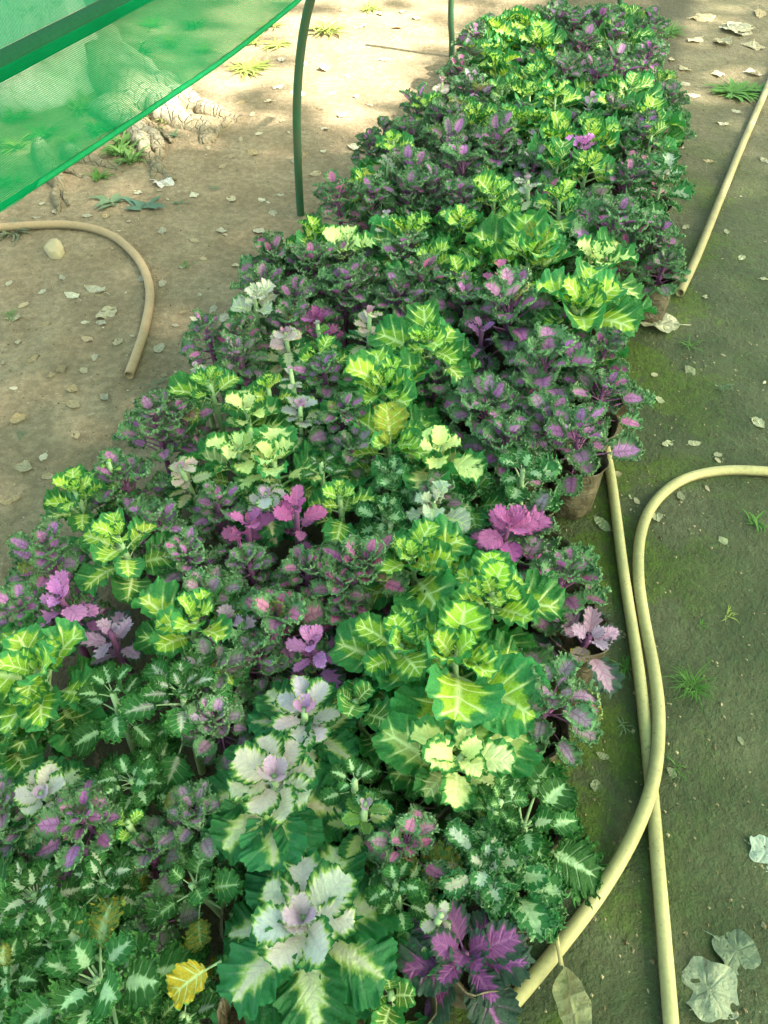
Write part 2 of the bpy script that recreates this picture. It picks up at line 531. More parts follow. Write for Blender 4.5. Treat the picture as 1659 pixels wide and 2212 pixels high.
def leaf_mesh(name, mat, seed, Wd=.46, pl=.35, NS=8, NT_=44, k=.85, tooth=.05, tf=20, lobe=.06, lf=5,
              frill=.05, ff=6, curl=.0, cup=.25, kap=.6, nv=6, pr=.035, fold=.0, pw=.8, vf=.16, cf=2.4, ve=1.8, dep=.008):
    r = random.Random(seed)
    ph = [r.uniform(0, 6.28) for _ in range(16)]
    vein_t = sorted([(i + .6 + r.uniform(-.2, .2)) / (nv + .3) for i in range(nv)])
    V, F, K = [], [], []
    off = r.uniform(-.06, .06)

    def pt(s, t):
        sg = 1 if s >= 0 else -1
        q = abs(s)
        o = 0 if sg > 0 else 7
        lob = 1 + lobe * math.sin(2 * PI * lf * t + ph[o]) * sst(t, 0, .15) + .05 * math.sin(5.1 * t + ph[o + 1])
        tr_ = (tf * t + ph[o + 2]) % 1.0
        th = 1 + tooth * (2 * abs(tr_ - .5) * 2 - 1) * sst(t, .05, .2)
        sc = lob * th
        ex = Wd * (math.sin(PI * min(1, max(0, t)))) ** pw * sc
        ey = ((1 - math.cos(PI * t)) / 2) ** k * (1 + (sc - 1) * .6 * t)
        my = .93 * t ** ve
        x = q * ex * sg
        y = my + (ey - my) * q
        e = sst(q, .45, 1.0)
        e2 = sst(q, .52, .95)
        a = 2 * PI * ff * t + ph[o + 3]
        crest = e * .25
        z = frill * e * (math.sin(a) + .45 * math.sin(2.37 * a + ph[o + 4]))
        if curl:
            e3 = sst(q, .80, 1.0)
            n1 = noise.noise_vector(Vector((x * 7.5, y * 7.5, seed * 1.7)))
            n2 = noise.noise_vector(Vector((x * 17, y * 17, seed * 2.3 + 9)))
            dv = n1 * 2.6 + n2 * (1.5 + 1.2 * e3)
            z += curl * e2 * dv.z + curl * 1.3 * e3
            x += curl * e2 * dv.x * .8 - sg * curl * 1.0 * e3
            y += curl * e2 * dv.y * .8 - curl * .8 * e3 * t
            crest = e2 * sst(noise.noise(Vector((x * 15, y * 15, seed * 3.3))) + .35 * n2.z, -.02, .42)
        z += cup * x * x / max(Wd, .1) + fold * abs(x)
        z += .012 * noise.noise(Vector((x * 7, y * 7, seed * 3.1)))
        vn = 0
        d = 1
        for vt in vein_t: d = min(d, abs(t - vt))
        side = min(1, 1.35 * max(0, 1 - d / .020)) * (1 - sst(q, .55, 1.0))
        mid = max(0, 1 - q * Wd / max(.012, (.05 * (1 - t) + .012)))
        vn = max(side, min(1, mid * 1.3))
        prox = max(0, 1 - d / .06)
        h = (1 - q) * (1.06 - .22 * t) + vf * (prox - .45) * sst(q, .08, .5)
        z -= dep * vn
        return (x + off * y * y, y, z), (vn, h, crest, 0)
    ss = [-1 + i / NS for i in range(2 * NS + 1)]
    # denser toward the edge
    ss = [math.copysign(abs(s) ** .8, s) for s in ss]
    ts = [i / NT_ for i in range(NT_ + 1)]
    for t in ts:
        for s in ss:
            p, kk = pt(s, min(.999, max(.001, t)))
            V.append(list(p)); K.append(kk)
    m = len(ss)
    for i in range(len(ts) - 1):
        for j in range(m - 1):
            F.append((i * m + j, i * m + j + 1, (i + 1) * m + j + 1, (i + 1) * m + j))
    # petiole, running on under the blade as the midrib
    b = len(V)
    yy = [-pl + (pl + .55) * i / 12 for i in range(13)]
    for y in yy:
        f = (y + pl) / (pl + .55)
        rr = pr * (1.15 - .95 * f)
        for c in range(6):
            a = 2 * PI * c / 6
            V.append([rr * math.cos(a) + (off * y * y if y > 0 else 0), y, rr * .75 * math.sin(a) - rr * .5 - (.012 if y > 0 else 0)])
            K.append((.8, .5, 0, 1.0 if y <= .05 else .7))
    for i in range(12):
        for c in range(6):
            c2 = (c + 1) % 6
            F.append((b + i * 6 + c, b + i * 6 + c2, b + (i + 1) * 6 + c2, b + (i + 1) * 6 + c))
    tot = pl + 1
    out = []
    for x, y, z in V:
        y += pl
        u = y / tot
        kk = kap / tot * (0.25 + .75 * u)
        a = kk * y
        if abs(kk) < 1e-4: out.append((x, y, z)); continue
        out.append((x, math.sin(a) / kk + z * math.sin(a), -(1 - math.cos(a)) / kk + z * math.cos(a)))
    me = bpy.data.meshes.new(name)
    me.from_pydata(out, [], F)
    me.materials.append(mat)
    me.shade_smooth()
    set_mask(me, K)
    return me


NV = 7
LM = {k: [] for k in 'ABCDEG'}
for i in range(NV):
    q = random.Random(100 + i)
    LM['A'].append(leaf_mesh('lime_leaf', M['A'], 10 + i, Wd=q.uniform(.47, .56), pl=.42, tooth=.022, tf=13, lobe=.035, lf=4.5, pw=.62, k=.82,
                             frill=q.uniform(.045, .095), ff=4.3, cup=q.uniform(.2, .7), kap=q.uniform(.15, .8), nv=5, NS=11, NT_=84))
    LM['B'].append(leaf_mesh('curly_leaf', M['B'], 40 + i, Wd=q.uniform(.58, .70), pl=q.uniform(.9, 1.4), tooth=.045, tf=31, lobe=.05, lf=6, k=.85, pw=.6,
                             frill=.035, ff=6.5, curl=.062, cf=2.5, cup=q.uniform(.1, .6), kap=q.uniform(.3, 1.1), nv=4, NS=14, NT_=150, pr=.05, vf=.2))
    LM['C'].append(leaf_mesh('white_heart_leaf', M['C'], 70 + i, Wd=q.uniform(.50, .58), pl=.30, tooth=.022, tf=17, lobe=.04, lf=5, pw=.56, k=.78,
                             frill=q.uniform(.03, .06), ff=4.5, cup=q.uniform(.15, .4), kap=q.uniform(.2, .6), nv=7, NS=12, NT_=96, vf=.17, dep=.002))
    LM['D'].append(leaf_mesh('mint_leaf', M['D'], 130 + i, Wd=q.uniform(.52, .64), pl=q.uniform(.7, 1.2), tooth=.06, tf=27, lobe=.08, lf=6.5, k=.8, pw=.7,
                             frill=.04, ff=7, curl=.045, cf=2.0, cup=q.uniform(.1, .5), kap=q.uniform(.4, 1.0), nv=5, NS=13, NT_=130, pr=.045, vf=.22))
    LM['E'].append(leaf_mesh('plum_leaf', M['E'], 160 + i, Wd=q.uniform(.40, .50), pl=.40, tooth=.045, tf=12, lobe=.06, lf=5, pw=.7, k=.78,
                             frill=q.uniform(.03, .06), ff=4.5, cup=q.uniform(.1, .5), kap=q.uniform(.2, .8), nv=5, NS=10, NT_=76, vf=.25))
    LM['G'].append(leaf_mesh('mottled_leaf', M['G'], 190 + i, Wd=q.uniform(.48, .58), pl=q.uniform(.5, .8), tooth=.06, tf=28, lobe=.06, lf=6, k=.8, pw=.65,
                             frill=.045, ff=6.5, curl=.058, cf=2.3, cup=q.uniform(.2, .7), kap=q.uniform(.3, .9), nv=4, NS=13, NT_=140, pr=.04, vf=.3))

# heart colours (linear) used on the leaves
HC = dict(lime=(.25, .44, .032), yellow=(.34, .51, .040), cream=(.68, .72, .33), white=(.55, .54, .50), mint=(.40, .56, .34),
          purple=(.58, .22, .56), pink=(.70, .20, .43), mauve=(.46, .31, .46), magenta=(.44, .11, .34), lilac=(.50, .44, .50),
          plum=(.20, .06, .21), green=(.10, .24, .035), blush=(.62, .46, .46), grey=(.30, .26, .30), ivory=(.54, .50, .43))


def leaf_matrix(az, el, roll, scale, z):
    y = Vector((math.cos(el) * math.cos(az), math.cos(el) * math.sin(az), math.sin(el)))
    zz = Vector((-math.sin(el) * math.cos(az), -math.sin(el) * math.sin(az), math.cos(el)))
    x = y.cross(zz)
    m = Matrix((x, y, zz)).transposed().to_4x4()
    m = Matrix.Translation((0, 0, z)) @ m @ Matrix.Rotation(roll, 4, 'Y') @ Matrix.Scale(scale, 4)
    return m


def cmix(a, b, f): return tuple(a[i] + (b[i] - a[i]) * f for i in range(3))


STEM_ME = {}


def stem_mesh(kind):
    if kind not in STEM_ME:
        mb = MB()
        mb.tube([(0, 0, 0), (.006, 0, .35), (-.01, .008, .7), (0, 0, 1)], [.055, .05, .045, .035], 8)
        STEM_ME[kind] = mb.mesh('stem', M['stem_p' if kind in 'BE' else 'stem'])
    return STEM_ME[kind]


PLANTS = []     # (root, kind, heart, px, py, d)


def kale(kind, px, py, d, heart, zh=None, n=None, tight=0.0, label=None, name='ornamental_kale', flat=0.0, hs=0.0, old=0):
    """one plant: stem and leaves; d = its spread in the photo, zh = height of its head"""
    zh = zh or {'A': .31, 'B': .28, 'C': .27, 'D': .22, 'E': .27, 'G': .25}[kind]
    zh += R.uniform(-.015, .015)
    p = W(px, py, zh)
    Dm = d / FP * depth_at(px, py, zh)
    root = empty(name, (p.x, p.y, 0), R.uniform(0, 6.28))
    root.rotation_euler.x = R.uniform(-.14, .14)
    root.rotation_euler.y = R.uniform(-.14, .14)
    N = n or {'A': 18, 'B': 30, 'C': 20, 'D': 24, 'E': 17, 'G': 20}[kind]
    fac = {'A': .51, 'B': .27, 'C': .41, 'D': .32, 'E': .43, 'G': .40}[kind]
    S = Dm * fac
    hc = HC[heart]
    zc = zh - {'A': .42, 'B': .30, 'C': .22, 'D': .22, 'E': .30, 'G': .3}[kind] * Dm
    zc = max(.16 if zh > .19 else .11, zc)
    st = mobj('stem', stem_mesh(kind), root)
    st.scale = (.15, .15, zc + .01)
    e0, e1 = {'A': (70, 18), 'B': (82, 12), 'C': (74, 12), 'D': (74, 10), 'E': (76, 14), 'G': (78, 12)}[kind]
    wide = R.uniform(.9, 1.1)
    for i in range(N):
        f = (i + 1.0) / N
        az = i * 2.39996 + R.uniform(-.42, .42)
        el = math.radians(e0 + (e1 - e0) * f ** (.85 - .3 * flat) + R.uniform(-13, 13))
        lo = {'A': .30, 'B': .62, 'C': .24, 'D': .45, 'E': .30, 'G': .5}[kind]
        sc = S * (lo + (1 - lo) * min(1, f * 1.25) ** .8) * R.uniform(.74, 1.24)
        if kind == 'C':
            nh, n1 = max(4, N // 5), max(5, int(N * .36))
            if i < nh: el, sc, th_ = math.radians(68 + R.uniform(-7, 7)), S * R.uniform(.26, .36), .10
            elif i < nh + n1: el, sc, th_ = math.radians(31 + R.uniform(-7, 7)), S * R.uniform(.54, .66), R.uniform(.24, .36)
            else: el, sc, th_ = math.radians(15 + R.uniform(-8, 8)), S * R.uniform(.88, 1.08), R.uniform(.55, .80)
            if i >= nh: az = (i - nh) * 2 * PI / n1 + (PI / n1 if i >= nh + n1 else 0) + R.uniform(-.16, .16)
        z = zc - max(0, f - .25) * .10 * (zc / .2)
        o = mobj('leaf', R.choice(LM[kind]), root, leaf_matrix(az, el, R.uniform(-.45, .45), sc, z) @ Matrix.Diagonal((R.uniform(.84, 1.12) * wide, R.uniform(.9, 1.08), 1, 1)))
        col = hc
        if kind == 'A':
            thr = .25 + .38 * sst(f, .15, 1) - hs
            if heart in ('cream', 'white'): thr -= .05
            col = cmix(hc, HC['green'], sst(f, .55, 1) * .85)
        elif kind == 'B':
            thr = (.46 if py < 1000 else .51) + .12 * f - hs
            col = cmix(hc, HC['mauve'] if heart != 'plum' else hc, R.random() * .35)
            if R.random() < .2: col = cmix(col, HC['grey'], .5)
        elif kind == 'C':
            inner = {'white': 'lilac', 'blush': 'pink', 'cream': 'lilac', 'ivory': 'lilac', 'lilac': 'purple', 'mauve': 'purple', 'green': 'mauve'}.get(heart, 'mauve')
            thr = th_ - hs
            col = cmix(HC['mauve'], HC[inner], .3) if i < nh else hc if i < nh + n1 else cmix(hc, HC['cream'], .5)
        elif kind == 'D':
            thr = .67 + .16 * f - hs
        elif kind == 'E':
            thr = .12 + .50 * sst(f, .3, 1) - hs
            col = cmix(hc, HC['plum'], sst(f, .5, 1) * .5)
        else:
            thr = .50 + .22 * f - hs
        o.color = (*[c * R.uniform(.9, 1.1) for c in col], thr)
    for _ in range(old):
        o = mobj('withered_leaf', R.choice(LM['A']), root, leaf_matrix(R.uniform(0, 6.28), math.radians(-8), 0, S * .8, zc * .6))
        o.color = (.5, .33, .03, -.5)
        o['label'] = 'yellowed withered leaf'
    PLANTS.append((root, kind, heart, px, py, d, label))
    return root


# rows: kind, x, y, spread, heart colour, options
exec_rows = []
def K(*a, **k): exec_rows.append((a, k))


# --- front of the bed
K('C', 660, 2010, 430, 'white', n=22, zh=.31, label='large flat rosette with white petals and lilac centre, nearest in bed', lm='nearest big white rosette', hs=.0)
K('E', 1030, 2045, 300, 'plum', zh=.20, label='dark plum kale with broad smooth leaves beside the curved hose at front', lm='dark plum kale', flat=.4, hs=-.16)
K('D', 215, 2110, 420, 'mint', n=19, zh=.24, label='sparse kale with mint green feathery leaves on long stalks, bottom left corner', lm='mint feathery corner kale')
K('D', 40, 1935, 240, 'white', label='curly kale with white splashed leaves at the left frame edge', lm='white splashed kale at left edge')
K('C', 575, 1690, 330, 'ivory', n=24, zh=.32, label='open rosette with cream petals and purple veined heart, second from front', lm='second cream rosette', hs=.0)
K('C', 640, 1530, 270, 'lilac', zh=.31, label='rosette with pale lilac heart right behind the cream rosette', lm='third lilac rosette', hs=.02)
K('C', 762, 1775, 165, 'green', n=16, zh=.28, label='small dark hearted rosette with yellow tipped leaves between two big rosettes', lm='small dark hearted rosette', hs=-.05)
K('A', 955, 1570, 240, 'cream', zh=.31, label='lime kale with cream upright leaves in front of the exposed nursery bag', lm='cream lime kale by the bag', hs=.02)
K('A', 1010, 1390, 300, 'yellow', zh=.34, n=19, label='largest lime kale with one big fan leaf standing up behind', lm='largest lime kale')
K('A', 815, 1355, 190, 'lime', zh=.33, label='compact green and lime kale pressed against the left side of the largest lime one', lm='compact lime kale')
K('A', 1090, 1225, 230, 'yellow', zh=.33, label='bright yellow centred kale nearest the two parallel hoses', lm='yellow kale by the hoses')
K('A', 910, 1150, 210, 'yellow', zh=.33, label='tall lime kale with three upright heart leaves above pale stalks', lm='tall three leaf lime kale')
K('A', 360, 1315, 235, 'yellow', zh=.34, n=15, label='lone bright lime kale on a pale stalk among dark purple curls, left', lm='lone lime kale')
K('A', 60, 1400, 250, 'lime', zh=.33, label='broad lime kale cut by the left frame edge, middle height', lm='broad left edge lime kale')
K('A', 5, 1560, 190, 'green', zh=.24)
K('B', 600, 1290, 240, 'pink', zh=.29, label='curly kale with many bright pink leaf hearts, centre front of bed', lm='bright pink curly kale', n=26)
K('B', 790, 1180, 170, 'pink', zh=.29)
K('B', 660, 1195, 150, 'pink', zh=.28)
K('E', 510, 1310, 170, 'mauve', zh=.30, n=14, label='smooth mauve kale with one tall fan leaf beside the lone lime kale', lm='mauve fan leaf kale', hs=.25)
K('E', 695, 1350, 150, 'purple', zh=.28, n=13, hs=.15)
K('E', 500, 1130, 140, 'magenta', zh=.30, n=13, label='magenta smooth leaved kale with upright petals left of centre', lm='magenta upright kale', hs=.25)
K('E', 625, 1090, 130, 'magenta', zh=.30, n=12, hs=.22)
K('E', 1090, 1090, 170, 'magenta', zh=.30, n=16, label='magenta rosette with toothed petals behind the yellow kale by the hoses', lm='magenta rosette', hs=.28)
K('B', 1245, 1240, 190, 'magenta', zh=.27, label='frosted curly kale with magenta middle leaning out toward the hoses', lm='magenta kale leaning to hoses', n=24)
K('E', 1270, 1340, 200, 'mauve', zh=.20, n=10, label='drooping grey mauve kale with large hanging leaves touching the hose', lm='drooping mauve kale', flat=.6, hs=.1)
K('B', 1180, 1475, 230, 'mauve', zh=.27, label='grey green curly kale with dusky purple heart above the exposed bag', lm='dusky grey green curly kale', n=24)
K('G', 1135, 1880, 210, 'mint', zh=.23, label='curly kale with mottled white leaves overhanging bare soil at the front right corner', lm='mottled front corner kale')
K('G', 1045, 1810, 180, 'white', zh=.26)
K('D', 1030, 1735, 150, 'green', zh=.28, n=12, hs=.1)
K('B', 870, 1790, 180, 'pink', zh=.26, label='curly kale with dusty pink hearts right of the small dark hearted rosette', lm='dusty pink curly kale')
K('D', 370, 1510, 220, 'grey', zh=.29)
K('D', 230, 1530, 200, 'mint', zh=.28, n=14, label='airy kale with narrow mint leaves in front of the lone lime kale', lm='airy mint kale')
K('D', 300, 1640, 200, 'mint', zh=.25)
K('B', 450, 1520, 160, 'mauve', zh=.28)
K('C', 75, 1655, 200, 'ivory', zh=.28, label='pale cream kale with soft lilac centre at the left frame edge', lm='cream left edge kale', hs=.05)
K('B', 150, 1730, 190, 'purple', zh=.27)
K('A', 255, 1785, 110, 'lime', zh=.25, n=9, label='small yellowish lime seedling among sparse purple curls, lower left', lm='small yellow lime seedling')
K('B', 390, 1715, 170, 'mauve', zh=.26)
K('B', 290, 1850, 170, 'grey', zh=.20)
K('D', 440, 1900, 210, 'green', zh=.20, n=11, old=1)
K('D', 880, 1935, 170, 'mint', zh=.26)
K('D', 460, 2110, 180, 'green', zh=.12, n=8, old=2, label='low ragged kale with yellowed old leaf beside the nearest big rosette', lm='ragged yellowing kale')
K('B', 50, 1800, 180, 'mauve', zh=.22)
K('D', 760, 1655, 150, 'mint', zh=.28, n=12)
K('A', 800, 1490, 170, 'green', zh=.28, n=11)
K('D', 855, 1640, 150, 'green', zh=.22, n=10)
K('D', 420, 2200, 200, 'grey', zh=.16, n=9)
K('A', 860, 2150, 230, 'green', zh=.20, n=9)
K('B', 330, 1965, 160, 'grey', zh=.15); K('D', 110, 2000, 200, 'mint', zh=.2); K('D', 330, 2195, 190, 'green', zh=.14); K('D', 30, 2080, 200, 'mint', zh=.2)
K('D', 190, 1900, 180, 'white', zh=.2); K('A', 570, 2195, 200, 'green', zh=.15, n=9); K('C', 930, 1960, 130, 'white', zh=.25, n=13); K('D', 560, 1960, 170, 'green', zh=.17, n=12)
K('D', 520, 1800, 170, 'green', zh=.2, n=12); K('B', 20, 1700, 150, 'mauve', zh=.22); K('D', 90, 1560, 170, 'mint', zh=.2); K('A', 760, 2190, 180, 'green', zh=.15, n=8)
K('D', 100, 2200, 200, 'mint', zh=.16, n=12)
# --- middle
K('A', 855, 785, 190, 'yellow', zh=.33, label='lime kale with two tall yellow leaves, centre of the bed', lm='centre tall yellow kale')
K('A', 830, 885, 240, 'lime', zh=.32, n=19, label='wide lime kale with strong white veins in the very middle of the bed', lm='wide white veined kale')
K('A', 950, 925, 170, 'cream', zh=.33, n=14, label='pale lime kale with cream notched leaves right of the middle', lm='pale notched lime kale', hs=.1)
K('A', 990, 1045, 150, 'white', zh=.32, n=12, label='ivory white kale with plain pale leaves right of centre', lm='ivory white kale', hs=.3)
K('A', 480, 945, 160, 'cream', zh=.33, n=14, hs=.08, label='cream green kale left of centre beside its lime twin', lm='cream green left kale')
K('A', 612, 950, 170, 'cream', zh=.32, n=14, hs=.02)
K('C', 550, 1035, 150, 'lilac', zh=.31)
K('C', 640, 880, 150, 'lilac', zh=.31, hs=.05, label='white kale with lilac heart left of the wide white veined one', lm='white lilac middle kale')
K('A', 580, 800, 110, 'yellow', zh=.33, n=11)
K('A', 520, 850, 130, 'cream', zh=.32, n=12)
K('A', 460, 790, 130, 'lime', zh=.33, n=13, label='green kale with thin yellow veins on the left border of the bed', lm='thin veined left border kale')
K('C', 428, 765, 80, 'lilac', zh=.29, n=14, hs=.15, label='small lilac rosette poking out of the left bed border', lm='small lilac border rosette')
K('C', 622, 705, 120, 'blush', zh=.32, hs=.15, label='white rosette with a pink heart, left half of the bed', lm='pink hearted white rosette')
K('C', 790, 680, 110, 'blush', zh=.31, hs=.1, label='cream rosette with mauve heart left of the tall lime bouquet', lm='cream mauve rosette')
K('C', 640, 790, 80, 'lilac', zh=.31, n=15)
K('C', 795, 750, 80, 'lilac', zh=.29, n=14)
K('C', 700, 700, 90, 'green', zh=.29, n=14)
K('A', 952, 665, 175, 'lime', zh=.35, n=19, label='tall lime bouquet of veined leaves rising on a pale stalk, centre back', lm='tall lime bouquet')
K('B', 735, 850, 130, 'purple')
K('B', 715, 770, 130, 'purple')
K('B', 1050, 830, 200, 'purple', n=26, label='curly kale with purple hearts right of the centre tall yellow one', lm='right centre purple curl')
K('B', 1180, 880, 170, 'purple')
K('B', 1190, 740, 200, 'purple', zh=.31, n=26, label='tall branching curly kale with violet stalks showing, right side', lm='tall violet stalked curl')
K('B', 1310, 720, 120, 'magenta')
K('B', 1300, 820, 160, 'purple', n=24)
K('B', 1130, 630, 200, 'purple', zh=.31, n=26, label='curly purple kale left of the towering lime kale on the right edge', lm='curl by the towering lime kale')
K('A', 1280, 590, 200, 'yellow', zh=.37, n=19, label='towering lime kale with bare pale stalks at the right edge', lm='towering right edge lime kale')
K('A', 1170, 500, 190, 'lime', zh=.34, n=18, label='broad lime kale behind and left of the towering right edge one', lm='broad right lime kale')
K('A', 1300, 505, 150, 'cream', zh=.33, n=14, label='green kale with blotches of cream white near the right border', lm='cream blotched right kale')
K('E', 1055, 690, 90, 'purple', zh=.26, n=11)
K('A', 1010, 775, 140, 'green', zh=.24, n=8, label='dull green kale with one broad old leaf in shade beside purple curls', lm='dull green old leaf kale')
K('B', 260, 1025, 180, 'purple')
K('B', 330, 895, 160, 'purple', label='dark curly kale with purple stalks on the left border, half way down', lm='dark left border curl')
K('A', 160, 1045, 150, 'yellow', zh=.32, n=14, label='lime kale at the left border with one leaf laid flat outward', lm='left border lime kale')
K('A', 255, 1135, 160, 'yellow', zh=.32, n=14, label='yellow lime kale just inside the left border among purple curls', lm='yellow kale inside left border')
K('E', 120, 1230, 160, 'purple', zh=.30, n=14, hs=.2, label='smooth violet kale with stacked petals near the left frame edge', lm='violet left kale')
K('B', 60, 1175, 160, 'purple')
K('B', 335, 1120, 150, 'purple')
K('C', 410, 975, 110, 'blush', zh=.31, hs=.05)
K('G', 370, 835, 70, 'cream', n=11)
K('B', 390, 870, 120, 'purple')
K('A', 240, 990, 60, 'lime', n=8, zh=.29)
K('G', 860, 1010, 120, 'mint', zh=.28)
K('G', 830, 1065, 110, 'mint', zh=.28)
K('A', 745, 1045, 130, 'lime', zh=.28, n=11)
K('C', 760, 1140, 90, 'white', zh=.28, n=12, hs=.15)
K('C', 815, 1140, 90, 'white', zh=.28, n=12, hs=.2)
K('G', 1155, 985, 160, 'mint', zh=.30, n=13, label='sparse curly white and green kale on purple stalks above bare bags, right', lm='sparse white curl above bags')
K('B', 1090, 930, 160, 'purple')
K('B', 1280, 895, 200, 'purple', zh=.30, n=20, label='leggy curly kale with long bare purple stalks where the hose ends', lm='leggy curl at hose end')
K('E', 230, 1345, 140, 'mauve', zh=.26, n=12, hs=.15)
K('B', 430, 1250, 160, 'mauve')
K('B', 540, 1195, 130, 'mauve')
K('B', 720, 1255, 140, 'pink')
K('B', 450, 1420, 170, 'grey')
K('B', 10, 1280, 150, 'purple')
K('B', 390, 1190, 150, 'purple')
K('B', 570, 1400, 150, 'mauve', zh=.25)
K('B', 750, 1300, 120, 'purple', zh=.25)
K('B', 120, 1300, 150, 'purple', zh=.23)
K('B', 450, 1080, 130, 'purple', zh=.28)
K('D', 690, 1010, 120, 'grey', zh=.28, n=12)
K('B', 720, 940, 120, 'mauve', zh=.27)
K('B', 930, 1040, 130, 'mauve', zh=.26)
# --- upper middle
K('A', 550, 612, 100, 'white', zh=.31, n=16, hs=.3, label='ivory kale lit by the sun on the left border of the bed', lm='sunlit ivory kale')
for x, y in ((590, 590), (640, 560), (690, 545), (650, 620), (735, 600), (800, 575), (740, 530), (885, 525), (855, 600), (600, 520), (900, 580)):
    K('B', x, y, 135, 'purple' if (x // 10) % 3 else 'pink')
K('E', 680, 660, 130, 'magenta', zh=.29, n=13, hs=.22, label='deep magenta smooth kale behind the pink hearted white rosette', lm='deep magenta kale')
K('B', 525, 690, 140, 'pink')
K('B', 455, 695, 120, 'purple')
K('B', 610, 665, 120, 'purple')
K('B', 520, 745, 120, 'mauve')
K('A', 660, 468, 120, 'yellow', zh=.32, n=15, label='lime kale at the foot of the nearer green pole', lm='lime kale by the pole')
K('A', 735, 475, 140, 'cream', zh=.32, n=15, hs=.12, label='big cream kale right of the nearer green pole', lm='cream kale by the pole')
K('A', 890, 455, 140, 'yellow', zh=.32, n=15)
K('A', 990, 445, 120, 'yellow', zh=.32, n=15)
K('A', 955, 510, 130, 'lime', zh=.31, n=14)
K('A', 1045, 520, 110, 'lime', zh=.30, n=13)
K('B', 1075, 480, 120, 'purple')
K('E', 1070, 575, 80, 'pink', zh=.30, n=10, hs=.2)
K('A', 1140, 435, 110, 'lime', zh=.32, n=13)
K('C', 815, 450, 80, 'white', n=12, hs=.2)
K('B', 1330, 430, 180, 'purple', zh=.31, n=26, label='leggy purple curly kale with violet stalks on the right border, far half', lm='far right border curl')
K('B', 1420, 475, 130, 'purple', zh=.26)
K('B', 1435, 545, 100, 'grey', zh=.20)
K('A', 1085, 370, 130, 'lime', zh=.33, n=13)
K('C', 1170, 378, 100, 'white', zh=.32, hs=.2, label='flat creamy white rosette in the far half of the bed', lm='flat creamy far rosette')
K('A', 1240, 390, 110, 'yellow', zh=.33, n=13)
K('A', 1280, 315, 110, 'yellow', zh=.32, n=14)
K('E', 1265, 290, 100, 'purple', zh=.31, n=14, hs=.2, label='violet smooth kale tucked behind a yellow one, far right half', lm='far violet kale')
K('G', 1440, 350, 120, 'white', zh=.27, n=13, hs=.1, label='white splashed curly kale sticking out of the right border', lm='white splashed right kale')
K('B', 1345, 350, 130, 'purple')
K('B', 1020, 395, 110, 'purple'); K('B', 945, 385, 120, 'purple'); K('B', 870, 390, 120, 'purple')
K('B', 800, 410, 110, 'purple'); K('B', 740, 395, 110, 'pink')
K('A', 797, 352, 90, 'yellow', n=13, label='round leaved yellow lime kale on the left border behind the pole', lm='round yellow border kale')
K('A', 830, 320, 70, 'white', n=12, hs=.15)
K('B', 890, 330, 130, 'purple'); K('B', 960, 285, 140, 'purple', n=24); K('B', 1070, 275, 140, 'purple', n=24, zh=.30)
K('B', 905, 265, 110, 'purple'); K('A', 862, 262, 90, 'yellow', n=12); K('A', 930, 190, 80, 'yellow', n=12)
K('B', 800, 295, 80, 'purple', zh=.24); K('B', 830, 270, 80, 'mauve', zh=.24)
K('A', 1050, 212, 110, 'yellow', n=15); K('A', 1120, 225, 110, 'lime', n=15); K('A', 1180, 225, 110, 'lime', n=15)
K('A', 1225, 255, 140, 'yellow', n=16, zh=.33, label='lime kale with yellow tips in the third row from the far end', lm='yellow tipped far kale')
K('A', 1310, 255, 130, 'yellow', n=16)
K('A', 1415, 205, 140, 'lime', n=16, label='lime kale on the far right border above scattered dry leaves', lm='far right border lime kale')
K('A', 1370, 145, 110, 'green', n=13); K('C', 1145, 270, 80, 'mauve', n=14); K('C', 1270, 190, 90, 'mauve', n=15)
K('B', 1400, 265, 120, 'purple'); K('B', 1020, 160, 110, 'mauve'); K('B', 970, 215, 110, 'mauve'); K('B', 905, 215, 100, 'purple')
K('E', 1060, 180, 90, 'mauve', n=11, hs=.2); K('B', 1010, 330, 120, 'purple'); K('B', 1150, 320, 110, 'mauve')
K('A', 1200, 310, 110, 'green', n=11); K('D', 1100, 330, 100, 'white', n=12)
K('A', 1080, 105, 110, 'yellow', n=14); K('A', 1150, 115, 110, 'lime', n=14); K('A', 1200, 95, 110, 'yellow', n=14)
K('A', 1100, 45, 120, 'yellow', n=15, label='lime kale at the far end of the bed nearest the second pole', lm='far end lime kale')
K('A', 1180, 50, 110, 'lime', n=14); K('A', 1040, 80, 90, 'yellow', n=12); K('A', 1165, 160, 110, 'lime', n=13); K('A', 1215, 160, 100, 'lime', n=12)
K('B', 1260, 70, 110, 'purple'); K('B', 1310, 55, 100, 'purple'); K('B', 1330, 115, 110, 'purple', n=24); K('B', 1280, 130, 110, 'purple'); K('B', 1395, 85, 100, 'purple'); K('B', 1235, 130, 100, 'mauve')
K('A', 1355, 32, 110, 'green', n=14, label='dark green kale in the far right corner of the bed', lm='dark green far corner kale')
K('A', 1420, 135, 90, 'green', n=11)
K('B', 975, 130, 90, 'pink', label='sunlit pink curly kale on the left border by the far pole', lm='sunlit pink curl')
K('B', 1000, 100, 80, 'mauve'); K('C', 950, 150, 70, 'blush', n=12, hs=.15); K('B', 930, 240, 100, 'purple'); K('B', 1040, 50, 80, 'purple')
K('A', 1330, 180, 110, 'lime', n=13); K('B', 1340, 220, 110, 'purple'); K('A', 1090, 160, 100, 'green', n=12)
K('A', 1430, 260, 90, 'green', n=10)
K('A', 1130, 8, 110, 'yellow', n=13); K('B', 1215, 18, 110, 'mauve'); K('A', 1170, 12, 100, 'lime', n=13); K('B', 1300, 20, 110, 'purple'); K('A', 1365, -2, 100, 'green', n=12); K('B', 1255, 30, 100, 'purple')
